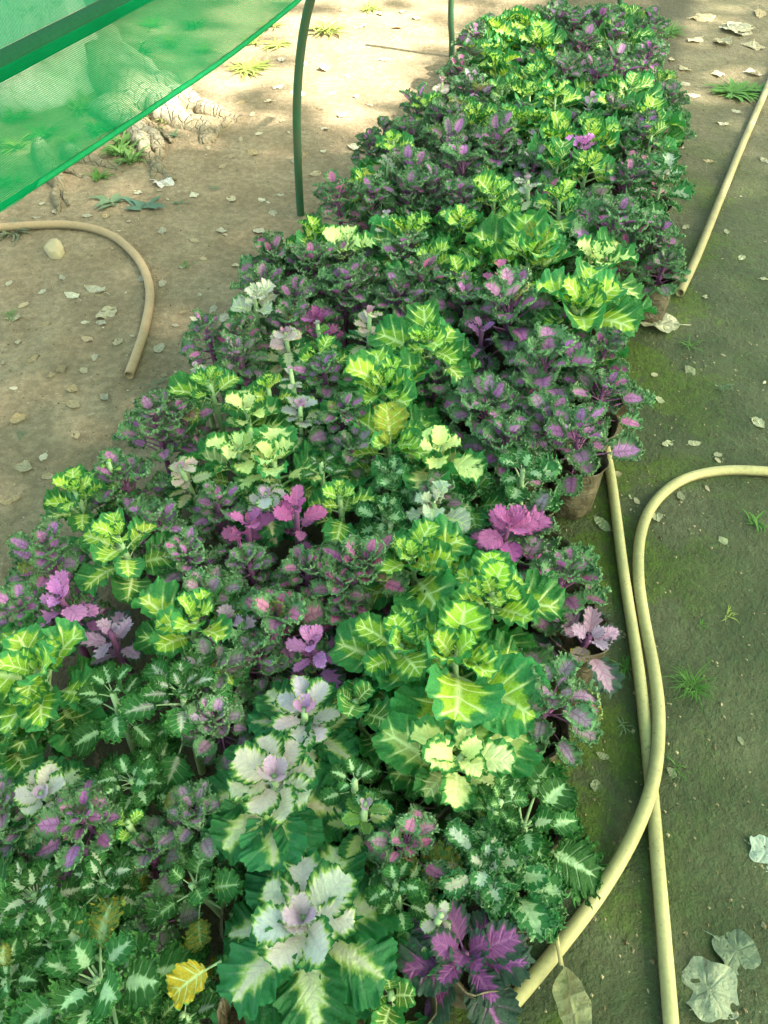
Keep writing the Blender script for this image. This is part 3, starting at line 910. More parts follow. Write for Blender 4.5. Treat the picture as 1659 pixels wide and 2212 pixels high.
K('A', 1085, 22, 100, 'yellow', n=12); K('B', 1400, 30, 90, 'purple'); K('B', 1450, 195, 100, 'mauve', zh=.24); K('G', 1455, 235, 80, 'mint', zh=.22)
K('B', 1220, 670, 130, 'purple', zh=.25); K('A', 1320, 640, 130, 'green', n=9, zh=.24)
K('B', 1000, 600, 120, 'purple', zh=.27); K('B', 950, 590, 110, 'mauve', zh=.27); K('A', 1010, 560, 110, 'lime', n=12)
K('B', 570, 545, 110, 'mauve', zh=.26); K('A', 620, 500, 90, 'cream', n=12, zh=.29)
K('B', 880, 740, 120, 'mauve', zh=.26); K('A', 700, 740, 110, 'lime', n=11, zh=.28)
K('B', 950, 810, 120, 'purple', zh=.25); K('B', 780, 620, 110, 'purple', zh=.27)

LMN = {}
for a, k in exec_rows:
    lm = k.pop('lm', None)
    kale(*a, **k)
    if lm: LMN[len(PLANTS) - 1] = lm

def fill_gaps():
    own = [(AX.dot(p[0].location), NX.dot(p[0].location), p[1]) for p in PLANTS]
    k = 0
    s_ = min(o[0] for o in own)
    while s_ < max(o[0] for o in own):
        near = [o for o in own if abs(o[0] - s_) < .16]
        if len(near) > 3:
            lo, hi = min(o[1] for o in near), max(o[1] for o in near)
            c_ = lo + .03 + (.06 if k % 2 else 0)
            while c_ < hi:
                a, b = s_ + R.uniform(-.03, .03), c_ + R.uniform(-.03, .03)
                d = min(math.hypot(o[0] - a, o[1] - b) for o in own)
                if d > .083:
                    g = AX * a + NX * b
                    zf = R.uniform(.19, .25)
                    v = Vector((g.x, g.y, zf)) - cam.location
                    dep = v.y * CP - v.z * SP
                    px, py = PW / 2 + FP * v.x / dep, PH / 2 + FP * (-v.y * SP - v.z * CP) / dep
                    if -60 < px < 1700 and -30 < py < 2260:
                        kd = R.choice('BBBDG' if py > 400 else 'BBA')
                        ht = R.choice({'B': ('purple', 'mauve', 'grey', 'pink'), 'D': ('green', 'mint'), 'G': ('mint', 'green'), 'A': ('lime', 'green')}[kd])
                        kale(kd, px, py, .20 * FP / dep, ht, zh=zf, n=16)
                        own.append((a, b, kd))
                c_ += .10
        s_ += .09
        k += 1
    print('fillers', len(own))


fill_gaps()
# the yellowed leaf that hangs out low between the front rosettes
for (root, kind, heart, px, py, d, label) in PLANTS:
    if (px, py) == (460, 2110):
        bpy.context.view_layer.update()
        for (qx, qy, qz, sc, az, el) in ((478, 2075, .19, .058, 3.7, .25), (285, 1890, .12, .05, 4.2, .2)):
            o = mobj('withered_leaf', LM['A'][2], root)
            o.matrix_world = Matrix.Translation(W(qx, qy, qz)) @ leaf_matrix(az, el, .2, sc, 0)
            o.color = (.60, .42, .025, -.6)
            o['label'] = 'yellowed withered leaf'
LOOK = {'A': '{h} veined kale', 'B': 'curly {h} hearted kale', 'C': '{h} hearted rosette kale', 'D': 'feathery {h} kale', 'E': 'smooth {h} kale', 'G': 'mottled {h} kale'}
HW = dict(lime='lime green', yellow='yellow green', cream='cream', white='white', mint='mint green', purple='purple', pink='pink', mauve='mauve', magenta='magenta',
          lilac='pale lilac', ivory='ivory', plum='plum', green='dark green', blush='pale pink', grey='grey mauve')
GROUP = {'A': 'lime green kales in the bed', 'B': 'curly purple kales in the bed', 'C': 'white hearted kales in the bed', 'D': 'feathery mint kales in the bed',
         'E': 'smooth purple kales in the bed', 'G': 'mottled white kales in the bed'}
used = {p[6] for p in PLANTS if p[6]}
for i, (root, kind, heart, px, py, d, label) in enumerate(PLANTS):
    if not label:
        base = LOOK[kind].format(h=HW[heart])
        c = sorted(LMN, key=lambda j: (PLANTS[j][3] - px) ** 2 + ((PLANTS[j][4] - py) * 1.3) ** 2)
        for j in c[:12]:
            dx, dy = px - PLANTS[j][3], py - PLANTS[j][4]
            if abs(dx) > 1.1 * abs(dy): rel = 'to the right of' if dx > 0 else 'to the left of'
            else: rel = 'in front of' if dy > 0 else 'behind'
            label = '%s %s the %s' % (base, rel, LMN[j])
            if label not in used: break
        used.add(label)
    tag(root, label, 'kale', GROUP[kind])

# ------------------------------------------------------------------ hoses
def hose(px_pts, rad, mat, name_label, lift=None, hollow=(False, False), per=12):
    pts = []
    for i, (x, y) in enumerate(px_pts):
        p = W(x, y, rad)
        p.z = rad + .002 + (lift[i] if lift else 0)
        pts.append(p)
    sp_ = spline(pts, per)
    mb = MB()
    n = 16
    mb.tube(sp_, rad, n, cap=False)
    L = len(sp_)
    for e, flag in ((0, hollow[0]), (L - 1, hollow[1])):
        b = e * n
        if not flag:
            mb.f.append(tuple(b + k for k in range(n)))
            continue
        d = (sp_[1] - sp_[0]) if e == 0 else (sp_[-2] - sp_[-1])
        d.normalize()
        c = sp_[e]
        i0 = len(mb.v)
        for k in range(n): mb.v.append(c + (mb.v[b + k] - c) * .74)
        for k in range(n): mb.v.append(c + (mb.v[b + k] - c) * .74 + d * .06)
        for k in range(n):
            k2 = (k + 1) % n
            mb.f.append((b + k, b + k2, i0 + k2, i0 + k))
            mb.f.append((i0 + k, i0 + k2, i0 + n + k2, i0 + n + k))
        mb.f.append(tuple(i0 + n + k for k in range(n)))
    o = mb.obj('garden_hose', mat)
    return tag(o, name_label, 'hose')


hose([(-140, 530), (-60, 503), (20, 491), (150, 487), (235, 507), (290, 550), (318, 600), (324, 650), (312, 715), (296, 765), (279, 812)], .0145, M['hose_old'],
     'dusty tan hose curving to an open end on the bare soil at left', hollow=(False, True))
hose([(1760, -40), (1700, 90), (1655, 195), (1605, 310), (1560, 420), (1505, 555), (1468, 634)], .0145, M['hose_far'], 'straight tan hose with an open end lying far right of the bed', hollow=(False, True))
hose([(1302, 940), (1322, 1050), (1347, 1240), (1375, 1420), (1392, 1560), (1408, 1720), (1422, 1890), (1438, 2080), (1450, 2230), (1460, 2380)], .0128, M['hose'],
     'cream hose starting under the leggy kale and running under the other hose', hollow=(True, False))
hose([(1800, 1040), (1680, 1022), (1560, 1018), (1470, 1040), (1410, 1092), (1383, 1160), (1379, 1250), (1391, 1340), (1412, 1450), (1419, 1560), (1404, 1690), (1368, 1800),
      (1300, 1922), (1200, 2055), (1100, 2175), (1000, 2290)], .0132, M['hose'], 'cream hose looping in from the right and crossing over the other hose',
     lift=[0, 0, 0, 0, 0, 0, 0, 0, 0, .012, .028, .020, .004, 0, 0, 0])

# ------------------------------------------------------------------ tunnel frame: poles, pipe, net
def pole(pxs, rad, label, base_px):
    b = W(*base_px, 0)
    pts = [b - Vector((0, 0, .1))] + [WP(x, y, b, AX) for x, y in pxs]
    mb = MB(); mb.tube(spline(pts, 8), rad, 14)
    return tag(mb.obj('tunnel_pole', M['pole']), label, 'pole', 'green tunnel hoops')


pole([(647, 425), (643, 330), (641, 250), (644, 170), (651, 100), (661, 40), (672, -5), (700, -110), (760, -230)], .0145, 'nearer bent green hoop pole rising left of the bed', (649, 462))
pole([(976, 90), (974, 50), (975, 0), (982, -70), (1000, -140)], .0145, 'farther green hoop pole at the far left end of the bed', (977, 125))
pole([(1340, 15), (1338, -10), (1336, -60)], .0145, 'green pole tip behind the far right corner of the bed', (1343, 45))

ZP = 1.13
pa, pb = W(0, 150, ZP), W(290, 0, ZP)
pd = (pb - pa).normalized()
mb = MB()
mb.tube([pa - pd * 1.2 + pd * 3.6 * i / 12 + Vector((0, 0, -.02 * math.sin(i))) * .2 for i in range(13)], .0148, 14)
tag(mb.obj('frame_pipe', M['pipe']), 'dark green horizontal pipe carrying the shade net, top left', 'pipe')
pn = Vector((pd.y, -pd.x, 0))        # to the right of the pipe
edge_px = [(-330, 640), (-160, 545), (0, 448), (120, 372), (240, 293), (360, 213), (470, 138), (560, 70), (650, -4), (735, -80), (820, -165)]
edge = spline([WP(x, y, pa + pn * .02, pn) for x, y in edge_px], 8)
NXS = len(edge)
rows = []
NR = 34
for i in range(NR + 1):
    f = i / NR
    row = []
    for j, e in enumerate(edge):
        s = (e - pa).dot(pd)
        top = pa + pd * s + pn * .017 + Vector((0, 0, .012))
        wv = .022 * noise.noise(Vector((s * 3.1 + f, f * 2, 1))) + .006 * noise.noise(Vector((s * 9, f * 4, 5)))
        if f < .4:
            g = f / .4
            p = e.lerp(top, g) + pn * wv * (1 - g) * 1.5
        else:
            g = (f - .4) / .6
            p = top + Vector((0, 0, .004)) - pn * (.62 * g) + Vector((0, 0, .05 * g + .20 * g * g)) + Vector((0, 0, 2.2 * wv * g))
            if g < .06: p -= pn * .012
        row.append(p)
    rows.append(row)
CELL = .0023
vv = [0]
for i in range(1, NR + 1): vv.append(vv[-1] + (rows[i][NXS // 2] - rows[i - 1][NXS // 2]).length / CELL)
uu = [(e - pa).dot(pd) / CELL for e in edge]


def net_part(name, i0, i1, mat, parent=None):
    mb = MB(); mb.grid(rows[i0:i1 + 1])
    me = mb.mesh(name, mat)
    uvl = me.uv_layers.new(name='UVMap')
    for l in me.loops:
        vi = l.vertex_index
        uvl.data[l.index].uv = (uu[vi % NXS], vv[i0 + vi // NXS])
    return mobj(name, me, parent)


IS = int(NR * .4) + 1
net_root = net_part('shade_net', 0, IS, M['net'])
tag(net_root, 'green woven shade net draped over the pipe with its hem hanging, top left', 'shade net')
net_part('folded_layer', IS, NR, M['net_dense'], net_root)
mb = MB(); mb.tube(edge, .0042, 8); mb.obj('hem', M['hem'], net_root)

# ------------------------------------------------------------------ whitewashed tree with roots
tc = TREE
tree = empty('whitewashed_tree', (tc.x, tc.y, 0))
tag(tree, 'whitewashed tree trunk with spreading surface roots behind the green net', 'tree')
rows = []
for i in range(41):
    z = -.06 + 3.6 * (i / 40) ** 1.6
    row = []
    for k in range(65):
        th = 2 * PI * (k % 64) / 64
        fl = math.exp(-max(z, 0) / .20)
        lob = .5 + .5 * math.cos(4 * th + .6) + .35 * math.cos(7 * th + 2)
        r_ = .29 + .20 * fl * (.85 + .2 * lob) - .03 * min(z, 2.5)
        r_ += .03 * noise.noise(Vector((math.cos(th) * 3, math.sin(th) * 3, z * 2.2))) + .008 * noise.noise(Vector((math.cos(th) * 9, math.sin(th) * 9, z * 4)))
        row.append(Vector((r_ * math.cos(th) - .06 * z, r_ * math.sin(th), z)))
    rows.append(row)
mb = MB(); mb.grid(rows); mb.obj('trunk', M['bark'], tree)


def root_tube(pxs, r0, r1, hz=.5):
    n_ = len(pxs)
    pts = []
    for i, (x, y) in enumerate(pxs):
        p = W(x, y, 0)
        f = i / (n_ - 1)
        p.z = gz(p.x, p.y) + (r0 + (r1 - r0) * f) * (hz - .75 * f)
        pts.append(p - Vector((tc.x, tc.y, 0)))
    sp_ = spline(pts, 7)
    m_ = len(sp_)
    rad = [(r0 + (r1 - r0) * (i / (m_ - 1)) ** .8) * (1 + .16 * noise.noise(Vector((i * .45, r0 * 90, pxs[0][0])))) for i in range(m_)]
    mb = MB(); mb.tube(sp_, rad, 12)
    mb.v = [v + noise.noise_vector(v * 9) * .035 * min(1, r0 / .07) + noise.noise_vector(v * 28) * .012 for v in mb.v]
    mb.obj('root', M['root'], tree)


root_tube([(190, 150), (270, 185), (345, 205), (400, 222), (450, 240), (520, 262)], .17, .03, .18)
root_tube([(230, 185), (310, 228), (365, 250), (410, 270), (440, 292), (450, 310)], .15, .03, .15)
root_tube([(230, 250), (288, 290), (312, 322), (328, 350), (348, 374), (386, 396)], .062, .006, .35)
root_tube([(285, 285), (328, 302), (346, 322), (342, 346), (330, 372), (336, 392)], .045, .008, .3)
root_tube([(250, 235), (300, 262), (340, 280), (372, 310)], .06, .008, .2)
root_tube([(90, 335), (116, 380), (126, 412), (128, 440), (118, 475)], .045, .006, .3)
root_tube([(112, 372), (150, 374), (190, 384), (235, 378), (262, 384)], .022, .004, .3)
root_tube([(120, 395), (140, 420), (148, 445)], .02, .004, .3)
root_tube([(440, 312), (458, 304), (470, 285), (488, 270), (492, 262)], .007, .016, .8)
root_tube([(150, 330), (200, 350), (240, 365), (268, 372)], .05, .010, .05)

# ------------------------------------------------------------------ nursery bags at the open edge of the bed
def bag_mesh(seed):
    r = random.Random(seed)
    mb = MB()
    rows = []
    for i, (z, rr) in enumerate([(0, .86), (.012, .97), (.04, 1.0), (.08, .99), (.115, 1.0), (.14, 1.02), (.155, 1.05), (.165, 1.12), (.160, 1.13), (.145, .97), (.125, .94)]):
        row = []
        for k in range(33):
            th = 2 * PI * (k % 32) / 32
            q = rr * (1 + .07 * noise.noise(Vector((math.cos(th) * 2, math.sin(th) * 2, z * 18 + seed))) + .03 * math.sin(7 * th + z * 30 + seed))
            row.append(Vector((.058 * q * math.cos(th), .058 * q * math.sin(th), z + .014 * noise.noise(Vector((math.cos(th) * 2.5, math.sin(th) * 2.5, seed))) * (z / .16))))
        rows.append(row)
    mb.grid(rows)
    return mb.mesh('nursery_bag', M['bag'])


def soil_mesh(seed):
    mb = MB()
    rows = []
    for i in range(7):
        rr = .054 * i / 6
        rows.append([Vector((rr * math.cos(2 * PI * (k % 24) / 24), rr * math.sin(2 * PI * (k % 24) / 24),
                             .125 + .016 * noise.noise(Vector((rr * 40 * math.cos(2 * PI * (k % 24) / 24), rr * 40 * math.sin(2 * PI * (k % 24) / 24), seed))))) for k in range(25)])
    mb.grid(rows)
    return mb.mesh('potting_soil', M['soil_dark'])


M['soil_dark'] = simple('potting_soil', (.035, .027, .017), .95, .1, .9, 90, .02)
BAG = [bag_mesh(i) for i in range(4)]
SOIL = [soil_mesh(i) for i in range(2)]
bi = 0
for i, (root, kind, heart, px, py, d, label) in enumerate(PLANTS):
    c = NX.dot(root.location)
    if not (c > C_RIGHT - .30 or (py > 1740 and px > 520)): continue
    o = mobj('nursery_bag', BAG[bi % 4])
    x, y = root.location.x, root.location.y
    o.location = (x, y, gz(x, y) - .004); o.rotation_euler = (R.uniform(-.08, .08), R.uniform(-.08, .08), R.uniform(0, 6)); o.scale = (1, 1, R.uniform(.8, 1.0))
    tag(o, ' '.join(('bag of the ' + (LMN[i] if i in LMN else root['label'].replace('to the ', ''))).split()[:16]), 'plant bag', 'nursery bags holding the kales')
    mobj('soil', SOIL[bi % 2], o)
    bi += 1

# ------------------------------------------------------------------ fallen leaves
def dry_mesh(seed):
    r = random.Random(900 + seed)
    mb = MB(); K_ = []
    ph = [r.uniform(0, 6) for _ in range(6)]
    rows = []
    wd = r.uniform(.26, .42)
    cu = r.uniform(-.3, .9)
    for i in range(19):
        t = i / 18
        row = []
        for j in range(13):
            s = -1 + j / 6
            ww = wd * math.sin(PI * min(.995, max(.005, t ** .8))) ** .8 * (1 + .10 * math.sin(9 * t + ph[0 if s > 0 else 1]) + .05 * math.sin(25 * t + ph[2]))
            x = s * ww
            y = t
            z = cu * x * x + .08 * noise.noise(Vector((x * 4, y * 4, seed))) + .10 * (t - .5) ** 2 * r.choice((1, 1)) + .05 * s * s * math.sin(7 * t + ph[3])
            row.append(Vector((x + .06 * math.sin(3 * t + ph[4]), y - .5, z + .03)))
            K_.append((1.0 if j == 6 else (.4 if (i % 3 == 0) else 0), 0, 0, 0))
        rows.append(row)
    mb.grid(rows)
    b0 = len(mb.v)
    mb.tube([(0, -.49, .03), (.03, -.62, .03), (.0, -.78, .02)], [.016, .013, .01], 6)
    K_ += [(1, 0, 0, 0)] * (len(mb.v) - b0)
    me = mb.mesh('fallen_leaf', M['dry'])
    set_mask(me, K_)
    return me


DRY = [dry_mesh(i) for i in range(10)]
DC = [(.50, .42, .28), (.44, .34, .21), (.55, .49, .36), (.36, .27, .15), (.48, .44, .33), (.40, .36, .27)]
DCG = [(.30, .32, .20), (.40, .40, .27), (.26, .27, .18), (.46, .44, .30)]


def fallen(px, py, size, label, grp, pal, mesh=None, rz=None, tilt=.12, z=0):
    p = W(px, py, z)
    o = mobj('fallen_leaf', mesh or R.choice(DRY))
    s = size / FP * depth_at(px, py, 0)
    o.scale = (s, s, s * R.uniform(.6, 1.1))
    o.location = (p.x, p.y, z + gz(p.x, p.y) + .001)
    o.rotation_euler = (R.uniform(-tilt, tilt), R.uniform(-tilt, tilt), R.uniform(0, 6.28) if rz is None else rz)
    c = R.choice(pal); k_ = R.uniform(.8, 1.2)
    o.color = (c[0] * k_, c[1] * k_, c[2] * k_, 1)
    tag(o, label, 'dry leaf', grp)
    return o


LEFT = [(120, 545, 60), (285, 172 + 0, 30), (262, 330, 25), (545, 328, 40), (500, 335, 30), (560, 290, 28), (610, 262, 25), (135, 803, 42), (160, 845, 34), (182, 803, 30), (112, 815, 28), (75, 780, 34),
        (300, 870, 36), (205, 775, 30), (190, 735, 34), (255, 743, 44), (310, 740, 34), (345, 755, 40), (355, 812, 24), (42, 908, 44), (225, 860, 34), (160, 878, 40), (25, 1080, 56), (50, 1012, 56),
        (105, 1030, 34), (165, 945, 40), (95, 990, 30), (220, 700, 30), (230, 680, 80), (30, 690, 44), (50, 660, 34), (20, 612, 24), (310, 600, 34), (485, 690, 34), (460, 670, 40), (350, 615, 30),
        (205, 625, 60), (100, 700, 26), (420, 690, 30), (135, 600, 24), (155, 640, 44), (40, 740, 26), (90, 630, 26), (380, 705, 24), (395, 675, 22), (540, 620, 24), (560, 660, 40), (510, 575, 30),
        (590, 460, 34), (565, 430, 28), (605, 420, 26), (640, 350, 30), (660, 335, 24), (700, 330, 24), (680, 375, 34), (765, 322, 50), (700, 280, 30), (740, 250, 34), (600, 190, 40), (580, 222, 30), (545, 250, 26),
        (520, 225, 30), (640, 205, 44), (690, 235, 24), (720, 200, 34), (750, 165, 30), (700, 150, 40), (650, 140, 34), (800, 225, 26), (770, 205, 22), (830, 130, 34), (860, 60, 30), (780, 60, 40), (870, 25, 30),
        (900, 40, 26), (820, 30, 30), (740, 20, 30), (610, 130, 30), (520, 300, 24), (450, 320, 30), (480, 360, 26), (420, 425, 40), (500, 430, 36), (360, 402, 30), (300, 420, 26), (230, 470, 24), (190, 470, 30), (120, 460, 28),
        (80, 470, 26), (40, 430, 30), (60, 410, 34), (90, 440, 24), (350, 500, 30), (420, 520, 26), (480, 500, 34), (560, 500, 34), (395, 580, 24), (440, 560, 20)]
ZN = [(0, 330, 'by the whitewashed roots'), (330, 560, 'between the net and the tan hose'), (560, 720, 'inside the bend of the tan hose'), (720, 860, 'near the open end of the tan hose'), (860, 1300, 'below the tan hose by the left border')]
for i, (x, y, s) in enumerate(LEFT):
    zone = next(zz[2] for zz in ZN if y < zz[1])
    if y < 330 and x > 620: zone = 'in the sunny patch beyond the nearer pole'
    fallen(x, y, s * R.uniform(.68, .95), 'pale dry leaf flat on bare soil ' + zone, 'dry leaves on the left soil', DC)
RIGHT = [(1490, 800, 32), (1425, 862, 24), (1638, 915, 38), (1470, 1075, 30), (1420, 1120, 30), (1300, 1130, 50), (1560, 1170, 24), (1600, 1600, 22), (1285, 1700, 30), (1450, 1670, 26), (1300, 1635, 30),
         (1560, 270, 30), (1530, 350, 24), (1590, 240, 24), (1550, 160, 40), (1480, 150, 30), (1520, 40, 60), (1600, 60, 70), (1560, 95, 50), (1630, 100, 60), (1500, 90, 40), (1640, 30, 50), (1500, 205, 30), (1470, 320, 24),
         (1570, 500, 20), (1600, 560, 24), (1480, 490, 24), (1500, 960, 30), (1550, 985, 22), (1440, 960, 28), (1525, 640, 18), (1650, 605, 20), (1480, 180, 26), (1450, 130, 26), (1630, 160, 40), (1655, 350, 30)]
for i, (x, y, s) in enumerate(RIGHT):
    zone = 'on the far right soil' if y < 220 else 'beside the straight tan hose' if y < 660 else 'on damp mossy soil above the looping hose' if y < 1010 else 'on damp soil inside the looping hose'
    fallen(x, y, s, 'greyish dry leaf lying ' + zone, 'dry leaves on the right soil', DC if y < 400 else DCG)


def lobed_dry(seed, n=5):
    """broad dry leaf with a few shallow lobes and crumpled blade"""
    r = random.Random(seed)
    mb = MB(); K_ = []
    ph = r.uniform(0, 6)
    rows = []
    for i in range(15):
        q = i / 14
        row = []
        for k in range(49):
            th = 2 * PI * (k % 48) / 48
            rad = .5 * (1 + .10 * math.cos(n * th + ph) + .07 * math.cos(2 * th + ph * 2) + .05 * noise.noise(Vector((math.cos(th) * 4, math.sin(th) * 4, seed))))
            d = abs(((th / (2 * PI) * 7 + .5) % 1) - .5)
            x, y = rad * q * math.cos(th), rad * q * math.sin(th)
            z = .10 * noise.noise(Vector((x * 3, y * 3, seed * 2))) + .05 * noise.noise(Vector((x * 8, y * 8, seed))) + .12 * q * q * math.sin(2 * th + ph) + .06
            row.append(Vector((x, y, z)))
            K_.append((max(0, 1 - d * 9) * .9, 0, 0, 0))
        rows.append(row)
    mb.grid(rows)
    b0 = len(mb.v)
    mb.tube([(-.42, 0, .05), (-.6, .04, .06), (-.85, .02, .04)], [.02, .016, .012], 6)
    K_ += [(1, 0, 0, 0)] * (len(mb.v) - b0)
    me = mb.mesh('fallen_leaf', M['dry'])
    set_mask(me, K_)
    return me


LB = [lobed_dry(1), lobed_dry(2, 4), lobed_dry(3, 6)]
for x, y, s, m_, lb, c in ((1530, 2140, 125, 0, 'large broad pale grey dry leaf at the bottom right corner', (.30, .33, .24)), (1590, 2055, 90, 1, 'grey green broad dry leaf behind the large pale one, bottom right', (.16, .20, .14)),
                           (1655, 1840, 75, 2, 'silvery dry leaf cut by the right frame edge', (.36, .42, .36)), (1425, 700, 75, 1, 'large ragged grey leaf at the right foot of the bed', (.34, .33, .24)),
                           (1070, 1640, 70, 2, 'crumpled brown dry leaf caught beside the exposed bag', (.34, .23, .11)), (1110, 1770, 50, 0, 'brown crumpled leaf on soil before the mottled corner kale', (.30, .22, .12)),
                           (1590, 65, 66, 2, 'big pale dry leaf on the soil at the top right', (.48, .44, .34)), (355, 400, 40, 1, 'whitish torn scrap beside the thick root', (.68, .64, .60))):
    o = fallen(x, y, s, lb, 'broad dry leaves', [c], LB[m_], z=.14 if (x, y) == (1070, 1640) else 0)
# long folded leaf standing by the front hose
p = W(1215, 2150, 0)
o = mobj('fallen_leaf', DRY[2]); o.scale = (.085, .125, .11); o.location = (p.x + .01, p.y - .03, .045); o.rotation_euler = (.15, .7, 3.35); o.color = (.42, .38, .20, 1)
tag(o, 'long curled straw coloured leaf with upright stalk leaning on the front hose', 'dry leaf')
mb = MB(); q0 = Vector((p.x - .005, p.y + .035, .05)); mb.tube([q0, q0 + Vector((-.01, .05, .035)), q0 + Vector((-.03, .10, .06))], [.004, .0035, .003], 7)
s_ = mb.obj('stalk', M['hose'], o); s_.matrix_parent_inverse = (Matrix.LocRotScale(o.location, o.rotation_euler, o.scale)).inverted()
# stone on the left
mb = MB()
rows = []
for i in range(15):
    ph_ = PI * i / 14
    rows.append([Vector((.06 * math.sin(ph_) * math.cos(t_), .035 * math.sin(ph_) * math.sin(t_), .022 * math.cos(ph_))) for t_ in [2 * PI * k / 24 for k in range(25)]])
mb.grid(rows)
mb.v = [v * (1 + .4 * noise.noise(v * 26 + Vector((3, 1, 2))) + .12 * noise.noise(v * 90)) for v in mb.v]
p = W(120, 548, 0)
rs = random.Random(4)
for _ in range(14):
    d_ = Vector((rs.uniform(-1, 1), rs.uniform(-1, 1), rs.uniform(-.6, 1))).normalized()
    ext = max(v.dot(d_) for v in mb.v) * rs.uniform(.62, .88)
    mb.v = [v - d_ * max(0, v.dot(d_) - ext) for v in mb.v]
o = mb.obj('stone', simple('pale_stone', (.36, .29, .18), .9, .2, .6, 40, .004)); o.location = (p.x, p.y, .018); o.rotation_euler = (0, .2, -.8)
tag(o, 'pale oblong stone on the soil inside the tan hose bend', 'stone')

# ------------------------------------------------------------------ weeds
def tuft(px, py, size, n, label, col, spread=1.0, wid=.05, name='grass_tuft', grp='grass tufts on the soil', up=.8):
    p = W(px, py, 0)
    s = size / FP * depth_at(px, py, 0)
    mb = MB()
    for i in range(n):
        a = R.uniform(0, 6.28)
        L = s * R.uniform(.16, .62)
        d = Vector((math.cos(a), math.sin(a), 0)); sd_ = Vector((-d.y, d.x, 0))
        o0 = d * s * R.uniform(0, .16) + Vector((R.gauss(0, .07), R.gauss(0, .07), 0)) * s
        rise = R.uniform(.15, up)
        bendy = R.uniform(-.5, .5)
        b = len(mb.v)
        ww = s * wid * R.uniform(.6, 1.2)
        for k in range(6):
            t = k / 5
            c = o0 + d * L * t * spread + Vector((0, 0, L * (rise * t - .55 * rise * t * t * 1.2) + .002)) + sd_ * L * (bendy * t * t + .06 * math.sin(5 * t + a))
            wk = ww * (1 - t ** 1.6) * (.5 + .5 * min(1, t * 4))
            mb.v += [c - sd_ * wk, c + Vector((0, 0, -.3 * wk)), c + sd_ * wk]
        for k in range(5):
            for q in range(2):
                mb.f.append((b + k * 3 + q, b + k * 3 + q + 1, b + (k + 1) * 3 + q + 1, b + (k + 1) * 3 + q))
    o = mb.obj(name, M['grass'])
    o.location = (p.x, p.y, gz(p.x, p.y))
    o.color = (*col, 1)
    return tag(o, label, 'weed', grp)


GR, GY, GG = (.075, .19, .03), (.25, .30, .07), (.12, .18, .10)
tuft(1498, 1482, 100, 80, 'bushy grass tuft on damp soil right of the parallel hoses', GR, wid=.013, up=1.0)
tuft(1635, 1135, 60, 22, 'small ferny weed inside the hose loop near the right frame edge', GR, wid=.04)
tuft(1575, 1330, 45, 14, 'pale sprouting weed above the bushy grass tuft', GY, wid=.04)
tuft(1515, 1350, 28, 10, 'tiny sprout left of the pale sprouting weed', GR, wid=.05)
tuft(1460, 1660, 60, 12, 'thin grass sprig right of where the hoses cross', GR, wid=.025)
tuft(1350, 1440, 70, 22, 'grass wedged between the bed and the straight cream hose', GR, wid=.03)
tuft(1350, 1570, 50, 14, 'wispy weed left of the hose, above the crossing', GG, wid=.03)
tuft(1495, 745, 60, 16, 'thin grass sprig on the damp soil far right', GR, wid=.025)
tuft(1590, 200, 100, 70, 'low clover like patch beside the straight hose, far right', GR, wid=.07, up=.4)
tuft(1640, 195, 60, 30, 'small green weed beside the clover like patch', GR, wid=.07, up=.4)
tuft(1440, 75, 80, 60, 'green grass clump beyond the far right corner of the bed', GR, wid=.03)
tuft(1560, 838, 40, 20, 'feathery weed on the right soil above the looping hose', GG, wid=.04)
tuft(360, 262, 80, 30, 'spiky yellow green weed in front of the trunk', (.22, .25, .07), wid=.055, up=1.6)
for i, (x, y, s) in enumerate(((262, 335, 75), (285, 350, 70), (270, 310, 70))):
    tuft(x, y, s, 34, ('tall leafy weed left of the thick root', 'lower leafy weed against the thick root', 'upper leafy weed behind the thick root')[i], (.10, .20, .05), wid=.06, up=1.8)
tuft(335, 290, 50, 18, 'small leafy weed in the fork of the roots', GR, wid=.09, up=.9)
tuft(380, 295, 40, 14, 'little weed right of the root fork', GG, wid=.09, up=.9)
tuft(244, 437, 85, 11, 'grey green broad leaved rosette weed on the soil', GG, wid=.13, up=.5)
tuft(308, 450, 80, 12, 'bluish broad leaved weed right of the grey green rosette', (.09, .16, .11), wid=.12, up=.5)
tuft(390, 443, 40, 12, 'small sprig right of the two broad leaved weeds', GG, wid=.05)
tuft(590, 58, 60, 34, 'dry yellow green tuft in the sun below the net', GY, wid=.04)
tuft(550, 92, 60, 34, 'yellow green tuft at the net hem', GY, wid=.04)
tuft(705, 72, 90, 46, 'sunlit grass tuft right of the nearer pole', GY, wid=.04, up=1.2)
tuft(535, 150, 90, 80, 'flat dry weed patch below the net hem', GY, wid=.04, up=.4)
tuft(600, 100, 70, 40, 'sunlit low weed between two tufts', GY, wid=.04, up=.4)
tuft(800, 20, 60, 30, 'sunlit weed at the top of the photo between the poles', GY, wid=.05)
tuft(30, 505, 90, 26, 'feathery grey weed under the tan hose', (.18, .2, .12), wid=.04)
tuft(20, 400, 80, 30, 'grass clump at the left edge under the net hem', GR, wid=.04, up=1.2)
tuft(210, 385, 60, 26, 'weed beside the thin left root', GR, wid=.06)
tuft(400, 575, 35, 16, 'small green sprout right of the tan hose', GR, wid=.05)
tuft(465, 410, 30, 12, 'tiny sprig on soil left of the pole', GG, wid=.05)
tuft(45, 945, 40, 12, 'faint grass sprig on the left soil by the border', GG, wid=.03)
tuft(335, 835, 60, 14, 'thin grass beside the open end of the tan hose', GG, wid=.025)
tuft(20, 685, 40, 14, 'small tuft on the left soil below the tan hose', GR, wid=.04)

